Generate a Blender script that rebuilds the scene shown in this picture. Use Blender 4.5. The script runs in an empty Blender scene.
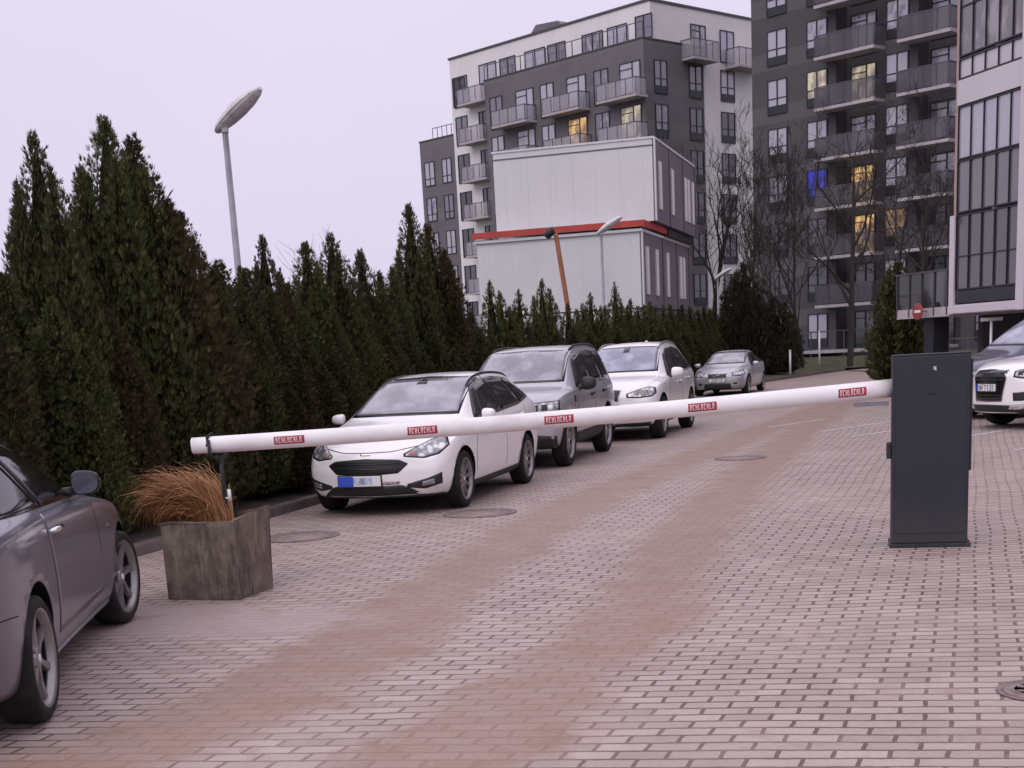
import bpy, bmesh, math, random
from math import radians as R, sin, cos, pi
from mathutils import Vector, Matrix
from mathutils.bvhtree import BVHTree

scene = bpy.context.scene
col = scene.collection
rnd = random.Random(11)

# ------------------------------------------------------------------ helpers
def tag(o, label=None, cat=None, group=None, kind=None):
    if label: o["label"] = label
    if cat: o["category"] = cat
    if group: o["group"] = group
    if kind: o["kind"] = kind
    return o

def empty(name, loc=(0, 0, 0), rz=0.0, label=None, cat=None, group=None, parent=None):
    o = bpy.data.objects.new(name, None)
    o.empty_display_size = 0.2
    col.objects.link(o)
    o.location = loc
    o.rotation_euler = (0, 0, rz)
    if parent: o.parent = parent
    return tag(o, label, cat, group)

def copy_tree(o, parent=None):
    c = o.copy()
    col.objects.link(c)
    if parent: c.parent = parent
    for ch in list(o.children):
        copy_tree(ch, c)
    return c

def copy_part(o, parent):
    return copy_tree(o, parent)

class MB:
    """collects simple shapes and links them as one mesh object"""
    def __init__(s):
        s.bm = bmesh.new()
        s.mi = 0
    def face(s, pts):
        vs = [s.bm.verts.new(p) for p in pts]
        try:
            f = s.bm.faces.new(vs); f.material_index = s.mi
            return f
        except ValueError:
            return None
    def hexa(s, p):
        vs = [s.bm.verts.new(q) for q in p]
        for idx in ((0,3,2,1),(4,5,6,7),(0,1,5,4),(1,2,6,5),(2,3,7,6),(3,0,4,7)):
            f = s.bm.faces.new([vs[i] for i in idx]); f.material_index = s.mi
    def box(s, x0, x1, y0, y1, z0, z1, M=None):
        p = [Vector(q) for q in ((x0,y0,z0),(x1,y0,z0),(x1,y1,z0),(x0,y1,z0),(x0,y0,z1),(x1,y0,z1),(x1,y1,z1),(x0,y1,z1))]
        if M: p = [M @ q for q in p]
        s.hexa(p)
    def tube(s, pts, radii, n=8, caps=True):
        pts = [Vector(p) for p in pts]
        if not hasattr(radii, '__len__'): radii = [radii]*len(pts)
        rings = []
        for i, p in enumerate(pts):
            a = pts[max(i-1, 0)]; b = pts[min(i+1, len(pts)-1)]
            d = (b-a).normalized()
            up = Vector((0,0,1)) if abs(d.z) < .9 else Vector((1,0,0))
            u = d.cross(up).normalized(); v = d.cross(u)
            rings.append([s.bm.verts.new(p + (u*cos(2*pi*k/n) + v*sin(2*pi*k/n))*radii[i]) for k in range(n)])
        for a, b in zip(rings, rings[1:]):
            for k in range(n):
                f = s.bm.faces.new((a[k], a[(k+1) % n], b[(k+1) % n], b[k])); f.material_index = s.mi; f.smooth = True
        if caps:
            for r in (rings[0], rings[-1]):
                f = s.bm.faces.new(r); f.material_index = s.mi
    def lathe(s, prof, n=24, M=None, closed=False):
        """prof: (r, h) around local z"""
        rings = []
        for r, h in prof:
            ring = []
            for k in range(n):
                q = Vector((r*cos(2*pi*k/n), r*sin(2*pi*k/n), h))
                ring.append(s.bm.verts.new(M @ q if M else q))
            rings.append(ring)
        pairs = list(zip(rings, rings[1:]))
        if closed: pairs.append((rings[-1], rings[0]))
        for a, b in pairs:
            for k in range(n):
                f = s.bm.faces.new((a[k], a[(k+1) % n], b[(k+1) % n], b[k])); f.material_index = s.mi; f.smooth = True
        if not closed:
            for r in (rings[0], rings[-1]):
                f = s.bm.faces.new(r); f.material_index = s.mi
    def prism(s, poly, z0, z1, M=None):
        lo = [Vector((x, y, z0)) for x, y in poly]; hi = [Vector((x, y, z1)) for x, y in poly]
        if M: lo = [M @ q for q in lo]; hi = [M @ q for q in hi]
        lo = [s.bm.verts.new(q) for q in lo]; hi = [s.bm.verts.new(q) for q in hi]
        n = len(poly)
        for f in [s.bm.faces.new(lo), s.bm.faces.new(hi)] + [s.bm.faces.new((lo[i], lo[(i+1) % n], hi[(i+1) % n], hi[i])) for i in range(n)]:
            f.material_index = s.mi
    def build(s, name, mat, parent=None, bevel=0, seg=2, smooth=False, recalc=True):
        if recalc: bmesh.ops.recalc_face_normals(s.bm, faces=s.bm.faces)
        if bevel:
            bmesh.ops.remove_doubles(s.bm, verts=s.bm.verts, dist=1e-5)
            es = [e for e in s.bm.edges if len(e.link_faces) == 2 and e.calc_face_angle(0) > .5]
            bmesh.ops.bevel(s.bm, geom=es, offset=bevel, segments=seg, profile=.7, affect='EDGES', clamp_overlap=True)
        me = bpy.data.meshes.new(name)
        s.bm.to_mesh(me); s.bm.free()
        for m in (mat if isinstance(mat, (list, tuple)) else [mat]): me.materials.append(m)
        if smooth:
            for p in me.polygons: p.use_smooth = True
        o = bpy.data.objects.new(name, me)
        col.objects.link(o)
        if parent: o.parent = parent
        return o

# ------------------------------------------------------------------ materials
def new_mat(name):
    m = bpy.data.materials.new(name)
    m.use_nodes = True
    nt = m.node_tree
    b = nt.nodes["Principled BSDF"]
    return m, nt, b

def nd(nt, t, **kw):
    n = nt.nodes.new(t)
    for k, v in kw.items(): setattr(n, k, v)
    return n

def mixc(nt, fac, a, b, mode='MIX'):
    n = nd(nt, "ShaderNodeMix", data_type='RGBA', blend_type=mode)
    for sock, v in ((n.inputs[0], fac), (n.inputs[6], a), (n.inputs[7], b)):
        if hasattr(v, 'is_linked') or hasattr(v, 'links'): nt.links.new(v, sock)
        elif isinstance(v, (int, float)): sock.default_value = v
        else: sock.default_value = (*v, 1)
    return n.outputs[2]

def math_(nt, op, a, b=None, c=None, clamp=False):
    n = nd(nt, "ShaderNodeMath", operation=op, use_clamp=clamp)
    for i, v in enumerate((a, b, c)):
        if v is None: continue
        if hasattr(v, 'links'): nt.links.new(v, n.inputs[i])
        else: n.inputs[i].default_value = v
    return n.outputs[0]

def noise(nt, vec, scale, detail=4, rough=.55):
    n = nd(nt, "ShaderNodeTexNoise")
    n.inputs["Scale"].default_value = scale
    n.inputs["Detail"].default_value = detail
    n.inputs["Roughness"].default_value = rough
    if vec is not None: nt.links.new(vec, n.inputs["Vector"])
    return n.outputs["Fac"]

def ramp(nt, fac, lo, hi):
    n = nd(nt, "ShaderNodeMapRange", interpolation_type='SMOOTHSTEP')
    nt.links.new(fac, n.inputs[0])
    n.inputs[1].default_value = lo; n.inputs[2].default_value = hi
    return n.outputs[0]

def objco(nt, scale=None):
    t = nd(nt, "ShaderNodeTexCoord").outputs["Object"]
    if scale:
        m = nd(nt, "ShaderNodeMapping"); m.inputs["Scale"].default_value = scale
        nt.links.new(t, m.inputs[0]); t = m.outputs[0]
    return t

def bump(nt, b, h, strength=.3, dist=.01):
    n = nd(nt, "ShaderNodeBump")
    n.inputs["Strength"].default_value = strength
    n.inputs["Distance"].default_value = dist
    nt.links.new(h, n.inputs["Height"]); nt.links.new(n.outputs[0], b.inputs["Normal"])

def simple(name, c, rough=.6, metal=0, var=.15, scale=3., coat=0, bumpy=0, spec=.5, dirt=None, dirtamt=.5, stretch=None):
    m, nt, b = new_mat(name)
    b.inputs["Roughness"].default_value = rough
    b.inputs["Metallic"].default_value = metal
    b.inputs["Specular IOR Level"].default_value = spec
    b.inputs["Coat Weight"].default_value = coat
    b.inputs["Coat Roughness"].default_value = .06
    co = objco(nt, stretch)
    n1 = noise(nt, co, scale, 5)
    lo = tuple(x*(1-var) for x in c); hi = tuple(min(1, x*(1+var)) for x in c)
    cc = mixc(nt, ramp(nt, n1, .3, .7), lo, hi)
    if dirt:
        n2 = noise(nt, co, scale*.6, 6, .65)
        cc = mixc(nt, math_(nt, 'MULTIPLY', ramp(nt, n2, .45, .75), dirtamt), cc, dirt)
    nt.links.new(cc, b.inputs["Base Color"])
    if bumpy: bump(nt, b, noise(nt, co, scale*12, 3), bumpy)
    return m

def flat(name, c, rough=.5, metal=0, spec=.5, coat=0, emit=None, est=1):
    m, nt, b = new_mat(name)
    b.inputs["Base Color"].default_value = (*c, 1)
    b.inputs["Roughness"].default_value = rough
    b.inputs["Metallic"].default_value = metal
    b.inputs["Specular IOR Level"].default_value = spec
    b.inputs["Coat Weight"].default_value = coat
    if emit:
        b.inputs["Emission Color"].default_value = (*emit, 1); b.inputs["Emission Strength"].default_value = est
    return m

def paint(name, c, metal=0., rough=.35, dirt=(.2,.17,.16), dz=.55):
    """car paint with clear coat and road film low on the panels"""
    m, nt, b = new_mat(name)
    b.inputs["Metallic"].default_value = metal
    b.inputs["Roughness"].default_value = rough
    b.inputs["Coat Weight"].default_value = .8
    b.inputs["Coat Roughness"].default_value = .08
    co = objco(nt)
    fl = noise(nt, co, 900, 1)
    cc = mixc(nt, fl, tuple(x*.93 for x in c), tuple(min(1, x*1.05) for x in c))
    sx = nd(nt, "ShaderNodeSeparateXYZ"); nt.links.new(co, sx.inputs[0])
    n1 = noise(nt, co, 4, 6, .65)
    low = math_(nt, 'MULTIPLY', ramp(nt, math_(nt, 'SUBTRACT', math_(nt, 'MULTIPLY_ADD', n1, .5, dz-.25), sx.outputs[2]), -.15, .3), .42)
    cc = mixc(nt, low, cc, dirt)
    nt.links.new(cc, b.inputs["Base Color"])
    nt.links.new(math_(nt, 'MULTIPLY_ADD', n1, .12, rough-.05), b.inputs["Roughness"])
    nt.links.new(math_(nt, 'MULTIPLY_ADD', low, -.8, .8), b.inputs["Coat Weight"])
    return m

M = {}
M['black_plastic'] = simple('black_plastic', (.018,.018,.02), .55, var=.3, scale=8)
M['gloss_black'] = flat('gloss_black', (.008,.008,.01), .15)
M['seam'] = flat('seam', (.01,.01,.012), .8, spec=.1)
M['rubber'] = simple('rubber', (.012,.0115,.012), .8, var=.35, scale=10, dirt=(.06,.05,.047), dirtamt=.3, spec=.3)
M['alloy'] = simple('alloy', (.30,.285,.29), .38, metal=.7, var=.1, scale=6, dirt=(.14,.11,.1), dirtamt=.6)
M['dark_alloy'] = flat('dark_alloy', (.008,.008,.009), .75, spec=.15)
M['dark_steel'] = simple('dark_steel', (.03,.03,.034), .55, metal=.3, var=.3, scale=8)
M['chrome'] = flat('chrome', (.75,.75,.78), .12, metal=1)
M['plate_white'] = simple('plate_white', (.72,.72,.74), .4, var=.05)
M['plate_blue'] = flat('plate_blue', (.03,.09,.5), .4)
M['plate_ink'] = flat('plate_ink', (.02,.02,.025), .5)
M['lamp_red'] = flat('lamp_red', (.35,.015,.02), .12, coat=.8)
M['lamp_amber'] = flat('lamp_amber', (.38,.17,.12), .2, coat=.5)
M['mirror_glass'] = flat('mirror_glass', (.12,.135,.165), .05, metal=.5)

def car_glass(name, c, rough=.04, sp=.9):
    m, nt, b = new_mat(name)
    co = objco(nt)
    n = noise(nt, co, 3.2, 4)
    cc = mixc(nt, ramp(nt, n, .35, .7), tuple(x*.7 for x in c), tuple(x*1.3 for x in c))
    nt.links.new(cc, b.inputs["Base Color"])
    b.inputs["Roughness"].default_value = rough
    b.inputs["Specular IOR Level"].default_value = sp
    return m
M['screen_glass'] = car_glass('windscreen_glass', (.29,.29,.335))
M['shade_glass'] = car_glass('sunshade_behind_glass', (.29,.30,.40), .08)
M['side_glass'] = car_glass('side_window_glass', (.012,.011,.013), .06, .35)

def lamp_glass(name):
    m, nt, b = new_mat(name)
    co = objco(nt)
    v = nd(nt, "ShaderNodeTexVoronoi"); v.inputs["Scale"].default_value = 11
    nt.links.new(co, v.inputs["Vector"])
    cc = mixc(nt, ramp(nt, v.outputs["Distance"], .2, .6), (.75,.75,.78), (.22,.22,.24))
    nt.links.new(cc, b.inputs["Base Color"])
    b.inputs["Roughness"].default_value = .12
    b.inputs["Metallic"].default_value = .35
    b.inputs["Coat Weight"].default_value = 1
    b.inputs["Coat Roughness"].default_value = .03
    return m
M['lamp_clear'] = lamp_glass('headlamp_lens')

# ------------------------------------------------------------------ camera
cam_d = bpy.data.cameras.new("camera")
cam = bpy.data.objects.new("camera", cam_d)
col.objects.link(cam)
CX = Vector((0.95802774, 0.28146844, -0.0543908))
CU = Vector((-0.01266087, 0.23108665, 0.97285079))
CF = Vector((-0.28639579, 0.93132941, -0.22495105))
cam.matrix_world = Matrix(((CX.x, CU.x, -CF.x, 0), (CX.y, CU.y, -CF.y, 0), (CX.z, CU.z, -CF.z, 1.75), (0, 0, 0, 1)))
cam_d.sensor_width = 36
cam_d.lens = 1350/1024*36
cam_d.shift_y = (664.16-384)/1024
cam_d.clip_start = .05
cam_d.clip_end = 3000
scene.camera = cam

# ------------------------------------------------------------------ sky and light
w = bpy.data.worlds.new("World"); scene.world = w
w.use_nodes = True
nt = w.node_tree
bg = nt.nodes["Background"]
sky = nd(nt, "ShaderNodeTexSky", sky_type='NISHITA')
sky.sun_disc = False
SUN_EL, SUN_ROT = R(38), R(200)
sky.sun_elevation = SUN_EL; sky.sun_rotation = SUN_ROT
sky.dust_density = 6; sky.air_density = 1.5
bw = nd(nt, "ShaderNodeRGBToBW"); nt.links.new(sky.outputs[0], bw.inputs[0])
tc = nd(nt, "ShaderNodeTexCoord")
sx = nd(nt, "ShaderNodeSeparateXYZ"); nt.links.new(tc.outputs["Generated"], sx.inputs[0])
cl = noise(nt, tc.outputs["Generated"], 2.2, 4)
# cloud deck: brighter overhead, lilac at the horizon
ov = mixc(nt, ramp(nt, sx.outputs[2], .12, .9), (8.0,7.35,9.25), (13.2,12.2,13.9))
ov = mixc(nt, ramp(nt, cl, .3, .75), mixc(nt, 1., ov, (.935,.93,.95), 'MULTIPLY'), ov)
hz = mixc(nt, .12, ov, bw.outputs[0])
nt.links.new(hz, bg.inputs["Color"])
bg.inputs["Strength"].default_value = .1
sun_d = bpy.data.lights.new("sun", 'SUN'); sun_d.energy = .6; sun_d.angle = R(40); sun_d.color = (1, .95, .92)
sun = bpy.data.objects.new("sun", sun_d); col.objects.link(sun)
az = SUN_ROT
sun.rotation_euler = Vector((-sin(az)*cos(SUN_EL), -cos(az)*cos(SUN_EL), -sin(SUN_EL))).to_track_quat('-Z', 'Y').to_euler()
scene.view_settings.view_transform = 'Standard'
scene.view_settings.look = 'None'
scene.view_settings.exposure = .1
scene.view_settings.gamma = 1

# ------------------------------------------------------------------ ground
def paver_material():
    m, nt, b = new_mat('concrete_pavers')
    co = objco(nt)
    # slight waviness of the laid rows
    wob = nd(nt, "ShaderNodeTexNoise"); wob.inputs["Scale"].default_value = .35; wob.inputs["Detail"].default_value = 2
    nt.links.new(co, wob.inputs["Vector"])
    off = nd(nt, "ShaderNodeVectorMath", operation='MULTIPLY_ADD')
    nt.links.new(wob.outputs["Color"], off.inputs[0]); off.inputs[1].default_value = (.12,.16,0); nt.links.new(co, off.inputs[2])
    br = nd(nt, "ShaderNodeTexBrick", offset=.5)
    sk = nd(nt, "ShaderNodeSeparateXYZ"); nt.links.new(off.outputs[0], sk.inputs[0])
    cb = nd(nt, "ShaderNodeCombineXYZ")   # the courses are laid a little askew
    nt.links.new(math_(nt, 'MULTIPLY_ADD', sk.outputs[1], -.035, sk.outputs[0]), cb.inputs[0])
    nt.links.new(math_(nt, 'MULTIPLY_ADD', sk.outputs[0], -.12, sk.outputs[1]), cb.inputs[1])
    ch = nd(nt, "ShaderNodeTexNoise"); ch.inputs["Scale"].default_value = 16; ch.inputs["Detail"].default_value = 4; nt.links.new(co, ch.inputs["Vector"])
    chv = nd(nt, "ShaderNodeVectorMath", operation='MULTIPLY_ADD'); nt.links.new(ch.outputs["Color"], chv.inputs[0]); chv.inputs[1].default_value = (.016,.016,0); nt.links.new(cb.outputs[0], chv.inputs[2])
    nt.links.new(chv.outputs[0], br.inputs["Vector"])
    br.inputs["Scale"].default_value = 1
    br.inputs["Mortar Size"].default_value = .0112
    br.inputs["Mortar Smooth"].default_value = .25
    br.inputs["Bias"].default_value = 0
    br.inputs["Brick Width"].default_value = .232
    br.inputs["Row Height"].default_value = .117
    br.inputs["Color1"].default_value = (.55,.453,.425,1)
    br.inputs["Color2"].default_value = (.43,.345,.318,1)
    br.inputs["Mortar"].default_value = (.4,.3,.28,1)
    sx = nd(nt, "ShaderNodeSeparateXYZ"); nt.links.new(co, sx.inputs[0])
    X, Y = sx.outputs[0], sx.outputs[1]
    n_big = noise(nt, co, .45, 5, .6)
    n_mid = noise(nt, co, 2.3, 6, .65)
    n_fine = noise(nt, co, 38, 4, .7)
    stone = mixc(nt, ramp(nt, n_mid, .3, .72), mixc(nt, 1., br.outputs["Color"], (.84,.81,.80), 'MULTIPLY'), br.outputs["Color"])
    stone = mixc(nt, ramp(nt, n_fine, .25, .8), mixc(nt, 1., stone, (.8,.8,.8), 'MULTIPLY'), stone)
    # joints: brown grit, darker and lighter in patches
    joint = mixc(nt, ramp(nt, n_big, .35, .65), (.095,.055,.045), (.185,.112,.092))
    # sand washed over the pavers: fills the joints
    def track(pts, x0, width):
        fc = nd(nt, "ShaderNodeFloatCurve")
        nt.links.new(math_(nt, 'DIVIDE', math_(nt, 'SUBTRACT', Y, 3.0), 42.0, clamp=True), fc.inputs["Value"])
        cu = fc.mapping.curves[0]
        P = [((y-3)/42., (x-x0)/4.) for x, y in pts]
        cu.points[0].location = P[0]; cu.points[1].location = P[-1]
        for p in P[1:-1]: cu.points.new(*p)
        fc.mapping.update()
        c = math_(nt, 'MULTIPLY_ADD', fc.outputs[0], 4., x0)
        d = math_(nt, 'ABSOLUTE', math_(nt, 'SUBTRACT', X, c))
        d = math_(nt, 'ADD', d, math_(nt, 'MULTIPLY_ADD', n_mid, -.7, .35))
        d = math_(nt, 'ADD', d, math_(nt, 'MULTIPLY_ADD', n_big, -.5, .25))
        return math_(nt, 'SUBTRACT', 1., ramp(nt, d, width*.35, width))
    t1 = track([(-4.2,3),(-3.75,5.1),(-3.35,7.1),(-3.53,9.6),(-3.7,12.9),(-3.65,16.5),(-3.4,20.4),(-2.95,27),(-2.2,36),(-1.5,45)], -5, .62)
    t2 = track([(-2.2,3),(-2.0,5.3),(-1.88,6.9),(-1.76,8.2),(-1.9,10.3),(-2.02,12.4),(-2.15,17.4),(-2.12,24),(-1.9,33),(-1.2,45)], -4, .58)
    tr = math_(nt, 'MAXIMUM', t1, t2)
    # sandy apron beside the planter
    ap = math_(nt, 'SQRT', math_(nt, 'ADD', math_(nt, 'POWER', math_(nt, 'DIVIDE', math_(nt, 'ADD', X, 4.9), 1.5), 2.),
                                 math_(nt, 'POWER', math_(nt, 'DIVIDE', math_(nt, 'ADD', Y, -8.45), .75), 2.)))
    ap = math_(nt, 'SUBTRACT', 1., ramp(nt, math_(nt, 'ADD', ap, math_(nt, 'MULTIPLY_ADD', n_mid, .8, -.4)), .55, 1.05))
    patch = math_(nt, 'MAXIMUM', math_(nt, 'MULTIPLY', ramp(nt, n_big, .45, .66), .75), math_(nt, 'MULTIPLY', ramp(nt, n_mid, .46, .68), .6))
    fill = math_(nt, 'MAXIMUM', math_(nt, 'MAXIMUM', math_(nt, 'MULTIPLY', tr, .74), ap), patch)
    jf = math_(nt, 'MULTIPLY', br.outputs["Fac"], math_(nt, 'SUBTRACT', 1.0, math_(nt, 'MULTIPLY', fill, .72)))
    base = mixc(nt, jf, stone, joint)
    mud = mixc(nt, n_fine, (.215,.130,.092), (.325,.205,.155))
    base = mixc(nt, math_(nt, 'MULTIPLY', math_(nt, 'MULTIPLY', tr, math_(nt, 'MULTIPLY_ADD', n_mid, .9, .36)), math_(nt, 'MULTIPLY_ADD', n_fine, -.5, 1.15), clamp=True), base, mud)
    base = mixc(nt, math_(nt, 'MULTIPLY', ap, .7), base, mixc(nt, n_fine, (.33,.26,.245), (.45,.36,.345)))
    base = mixc(nt, math_(nt, 'MULTIPLY', ramp(nt, n_mid, .52, .72), .5), base, (.25,.165,.13))
    nt.links.new(base, b.inputs["Base Color"])
    b.inputs["Roughness"].default_value = .75
    nt.links.new(math_(nt, 'MULTIPLY_ADD', n_mid, .45, .34), b.inputs["Roughness"])
    h = math_(nt, 'ADD', math_(nt, 'MULTIPLY', jf, -1.), math_(nt, 'MULTIPLY', n_fine, .25))
    bump(nt, b, h, .55, .012)
    return m

def sheet(name, poly, z, mat, kind='structure'):
    mb = MB(); mb.face([(x, y, z) for x, y in poly])
    o = mb.build(name, mat, recalc=False)
    return tag(o, kind=kind)

M['soil'] = simple('soil', (.055,.042,.035), .95, var=.4, scale=4, bumpy=.6, dirt=(.13,.085,.06), dirtamt=.6)
M['lawn'] = simple('lawn', (.060,.062,.028), .95, var=.4, scale=.8, bumpy=.5, dirt=(.12,.09,.045), dirtamt=.7)
M['paver'] = paver_material()
M['kerb'] = simple('kerb_concrete', (.13,.10,.095), .85, var=.25, scale=3, bumpy=.3, dirt=(.1,.08,.07), dirtamt=.6)
M['path'] = simple('path_concrete', (.36,.28,.27), .85, var=.15, scale=1.5, bumpy=.2)

sheet('ground', [(-600,-600),(600,-600),(600,600),(-600,600)], -.02, M['lawn'])
sheet('pavement', [(-7.3,-30),(60,-30),(60,62),(-1.2,62),(-2.0,63.6),(-3.4,68.6),(-3.5,68),(-6.1,55.8),(-7.3,55.6)], 0, M['paver'])
mb = MB()
mb.box(-7.46,-7.3,-8,55.6,-.05,.11)
o = mb.build('kerb', M['kerb'], bevel=.015); tag(o, kind='structure')
mb = MB()   # far kerb, bends round the lawn
P = [(-7.46,55.7),(-6.15,55.85),(-4.9,62),(-3.45,69)]
for (xa,ya),(xb,yb) in zip(P, P[1:]):
    a = Vector((xa,ya,0)); b_ = Vector((xb,yb,0)); d = (b_-a).normalized(); n = Vector((-d.y,d.x,0))*.16
    mb.hexa([a-Vector((0,0,.05)), b_-Vector((0,0,.05)), b_+n-Vector((0,0,.05)), a+n-Vector((0,0,.05)), a+Vector((0,0,.12)), b_+Vector((0,0,.12)), b_+n+Vector((0,0,.12)), a+n+Vector((0,0,.12))])
o = mb.build('kerb', M['kerb']); tag(o, kind='structure')
# planting strip below the hedge, slightly mounded
mb = MB()
xs = [-13,-11,-9.6,-8.8,-8.1,-7.46]; zs = [.0,.10,.16,.17,.12,.07]
for i in range(5):
    mb.face([(xs[i],-10,zs[i]),(xs[i+1],-10,zs[i+1]),(xs[i+1],72,zs[i+1]),(xs[i],72,zs[i])])
o = mb.build('planting_strip', M['soil'], recalc=False); tag(o, kind='structure')
# lawn rising to the dark block
mb = MB()
L0 = [(-7.46,55.9),(-6.3,56.1),(-5.0,62.1),(-3.6,69.1),(-2.4,70.5),(14,66)]
L1 = [(-14,80),(-11,84.5),(-8,82.5),(-4,80.5),(0,78),(14,70)]
for i in range(5):
    mb.face([(*L0[i],.1),(*L0[i+1],.1),(*L1[i+1],.55),(*L1[i],.55)])
o = mb.build('lawn', M['lawn'], recalc=True); tag(o, kind='structure')
sheet('path', [(-3.3,68.9),(-1.0,62.2),(14,62.2),(14,65.5),(-2.2,70.2)], .012, M['path'])
# worn white parking lines
def worn_white():
    m, nt, b = new_mat('worn_road_paint')
    co = objco(nt)
    n = noise(nt, co, 14, 5, .7)
    nt.links.new(mixc(nt, ramp(nt, n, .42, .6), (.36,.29,.28), (.68,.66,.68)), b.inputs["Base Color"])
    b.inputs["Roughness"].default_value = .7
    return m
M['road_paint'] = worn_white()
def stripe(a, b_, wd=.11):
    a = Vector((*a,0)); b_ = Vector((*b_,0)); d = (b_-a).normalized(); n = Vector((-d.y,d.x,0))*wd*.5
    o = sheet('parking_line', [(a-n).xy, (b_-n).xy, (b_+n).xy, (a+n).xy], .004, M['road_paint'])
for a, b_ in [((-1.75,25.86),(.2,29.5)), ((-1.1,24.3),(-.2,25.95)), ((.5,23.0),(2.9,27.4)), ((1.3,20.6),(1.62,21.2)), ((-2.9,27.8),(-1.9,29.7))]:
    stripe(a, b_)
# asphalt-coloured patch and manhole covers
def manhole(loc, r, label, emblem):
    t = empty('manhole_cover', loc, 0, label, 'manhole cover', 'manhole covers in the paving')
    mb = MB(); mb.lathe([(r*1.16,0),(r*1.16,.004),(r*1.02,.005),(r*1.01,.002),(.01,.002)], 40); mb.build('ring', M['cast_rim'], t)
    mb = MB(); z=.0055
    mb.lathe([(r*.98,.0022),(r*.98,z),(.01,z)], 40)
    if emblem:
        mb.lathe([(r*.8,z),(r*.8,.011),(r*.72,.011),(r*.72,z)], 36)
        for k in range(3):
            s = r*(.16+.17*k)
            for bx in ((-s,s,-s-.012,-s),( -s,s,s,s+.012),(-s-.012,-s,-s,s),(s,s+.012,-s,s)):
                if k != 2: mb.box(*bx, z,.011)
        for k in range(8):
            a = k*pi/4+.3; c_, s_ = cos(a), sin(a)
            mb.box(r*.52,r*.68,-.012,.012,z,.011, Matrix.Rotation(a,4,'Z'))
    mb.build('lid', M['cast_iron'], t)
M['cast_iron'] = simple('cast_iron', (.27,.205,.195), .75, metal=.1, var=.3, scale=12, bumpy=.2)
M['cast_rim'] = simple('cast_rim', (.20,.155,.15), .75, var=.3, scale=9)
manhole((.60,6.82,.004), .19, 'round iron manhole cover with raised emblem at the bottom right of the paving', True)
manhole((-4.72,14.45,.004), .36, 'flat grey manhole cover beside the front wheel of the white estate car', False)
manhole((-6.15,12.75,.004), .36, 'dark manhole cover between planter and kerb of the hedge', False)
manhole((-2.58,20.7,.004), .34, 'faint manhole cover out in the lane beyond the boom', False)
# ------------------------------------------------------------------ barrier
def cabinet_mat():
    m, nt, b = new_mat('cabinet_paint')
    co = objco(nt)
    n = noise(nt, co, 2.2, 5, .6); n2 = noise(nt, objco(nt, (6,6,.7)), 2.5, 5, .7)
    cc = mixc(nt, n, (.009,.011,.018), (.015,.0175,.026))
    sx = nd(nt, "ShaderNodeSeparateXYZ"); nt.links.new(co, sx.inputs[0])
    low = math_(nt, 'MULTIPLY', math_(nt, 'SUBTRACT', 1., ramp(nt, math_(nt, 'MULTIPLY_ADD', n2, .5, sx.outputs[2]), .2, .75)), .5)
    cc = mixc(nt, low, cc, (.05,.043,.045))
    cc = mixc(nt, math_(nt, 'MULTIPLY', ramp(nt, n2, .6, .8), .25), cc, (.05,.048,.055))
    nt.links.new(cc, b.inputs["Base Color"])
    nt.links.new(math_(nt, 'MULTIPLY_ADD', n, .25, .38), b.inputs["Roughness"])
    bump(nt, b, noise(nt, co, 160, 2), .08, .002)
    return m
M['cabinet'] = cabinet_mat()
M['boom_white'] = simple('boom_white', (.80,.78,.79), .35, var=.04, scale=2, dirt=(.5,.45,.43), dirtamt=.55, stretch=(.6,3,3))
M['sticker_red'] = simple('sticker_red', (.36,.02,.035), .45, var=.2, scale=14)
M['steel'] = simple('galvanised_steel', (.33,.33,.36), .45, metal=.6, var=.15, scale=6)
M['strap'] = flat('strap', (.012,.011,.012), .8)

bar = empty('parking_barrier', (.085, 11.70, 0), 0, 'dark grey parking barrier cabinet with long white boom across the lane', 'barrier')
cab_rot = R(3)
Mc = Matrix.Rotation(cab_rot, 4, 'Z')
# cabinet: two stepped shells like a bent sheet housing
mb = MB(); mb.box(-.30,.30,-.17,.17,.035,1.545, Mc); housing = mb.build('housing', M['cabinet'], bar, bevel=.012, seg=2)
mb = MB(); mb.box(-.302,.302,-.172,.172,1.546,1.556, Mc); mb.build('top_cover', M['cabinet'], bar, bevel=.008)
mb = MB(); mb.box(-.275,.275,-.1765,-.1705,.12,1.46, Mc); dp = mb.build('door_panel', M['cabinet'], bar, bevel=.002)
mb = MB(); mb.box(-.315,.325,-.185,.185,.001,.034, Mc); mb.build('base_plate', M['dark_steel'], bar, bevel=.006)
mb = MB()
mb.box(.012,.036,-.1795,-.1768,1.432,1.438, Mc); mb.box(.018,.03,-.1795,-.1768,1.44,1.446, Mc); mb.box(.012,.036,-.1795,-.1768,1.448,1.454, Mc); mb.box(.026,.036,-.1795,-.1768,1.424,1.430, Mc)
mb.build('emblem', M['plate_white'], bar)
mb = MB()
for k in range(5): mb.box(-.03+k*.016,-.019+k*.016,-.179,-.1768,1.235,1.250, Mc)
mb.build('maker_plate', M['strap'], bar)
mb = MB(); mb.box(-.342,-.301,-.14,-.02,.73,.86, Mc); mb.build('latch', M['black_plastic'], bar, bevel=.012)
mb = MB(); mb.box(.301,.318,-.15,.13,.62,1.5, Mc); mb.build('side_flange', M['cabinet'], bar, bevel=.004)
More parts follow.
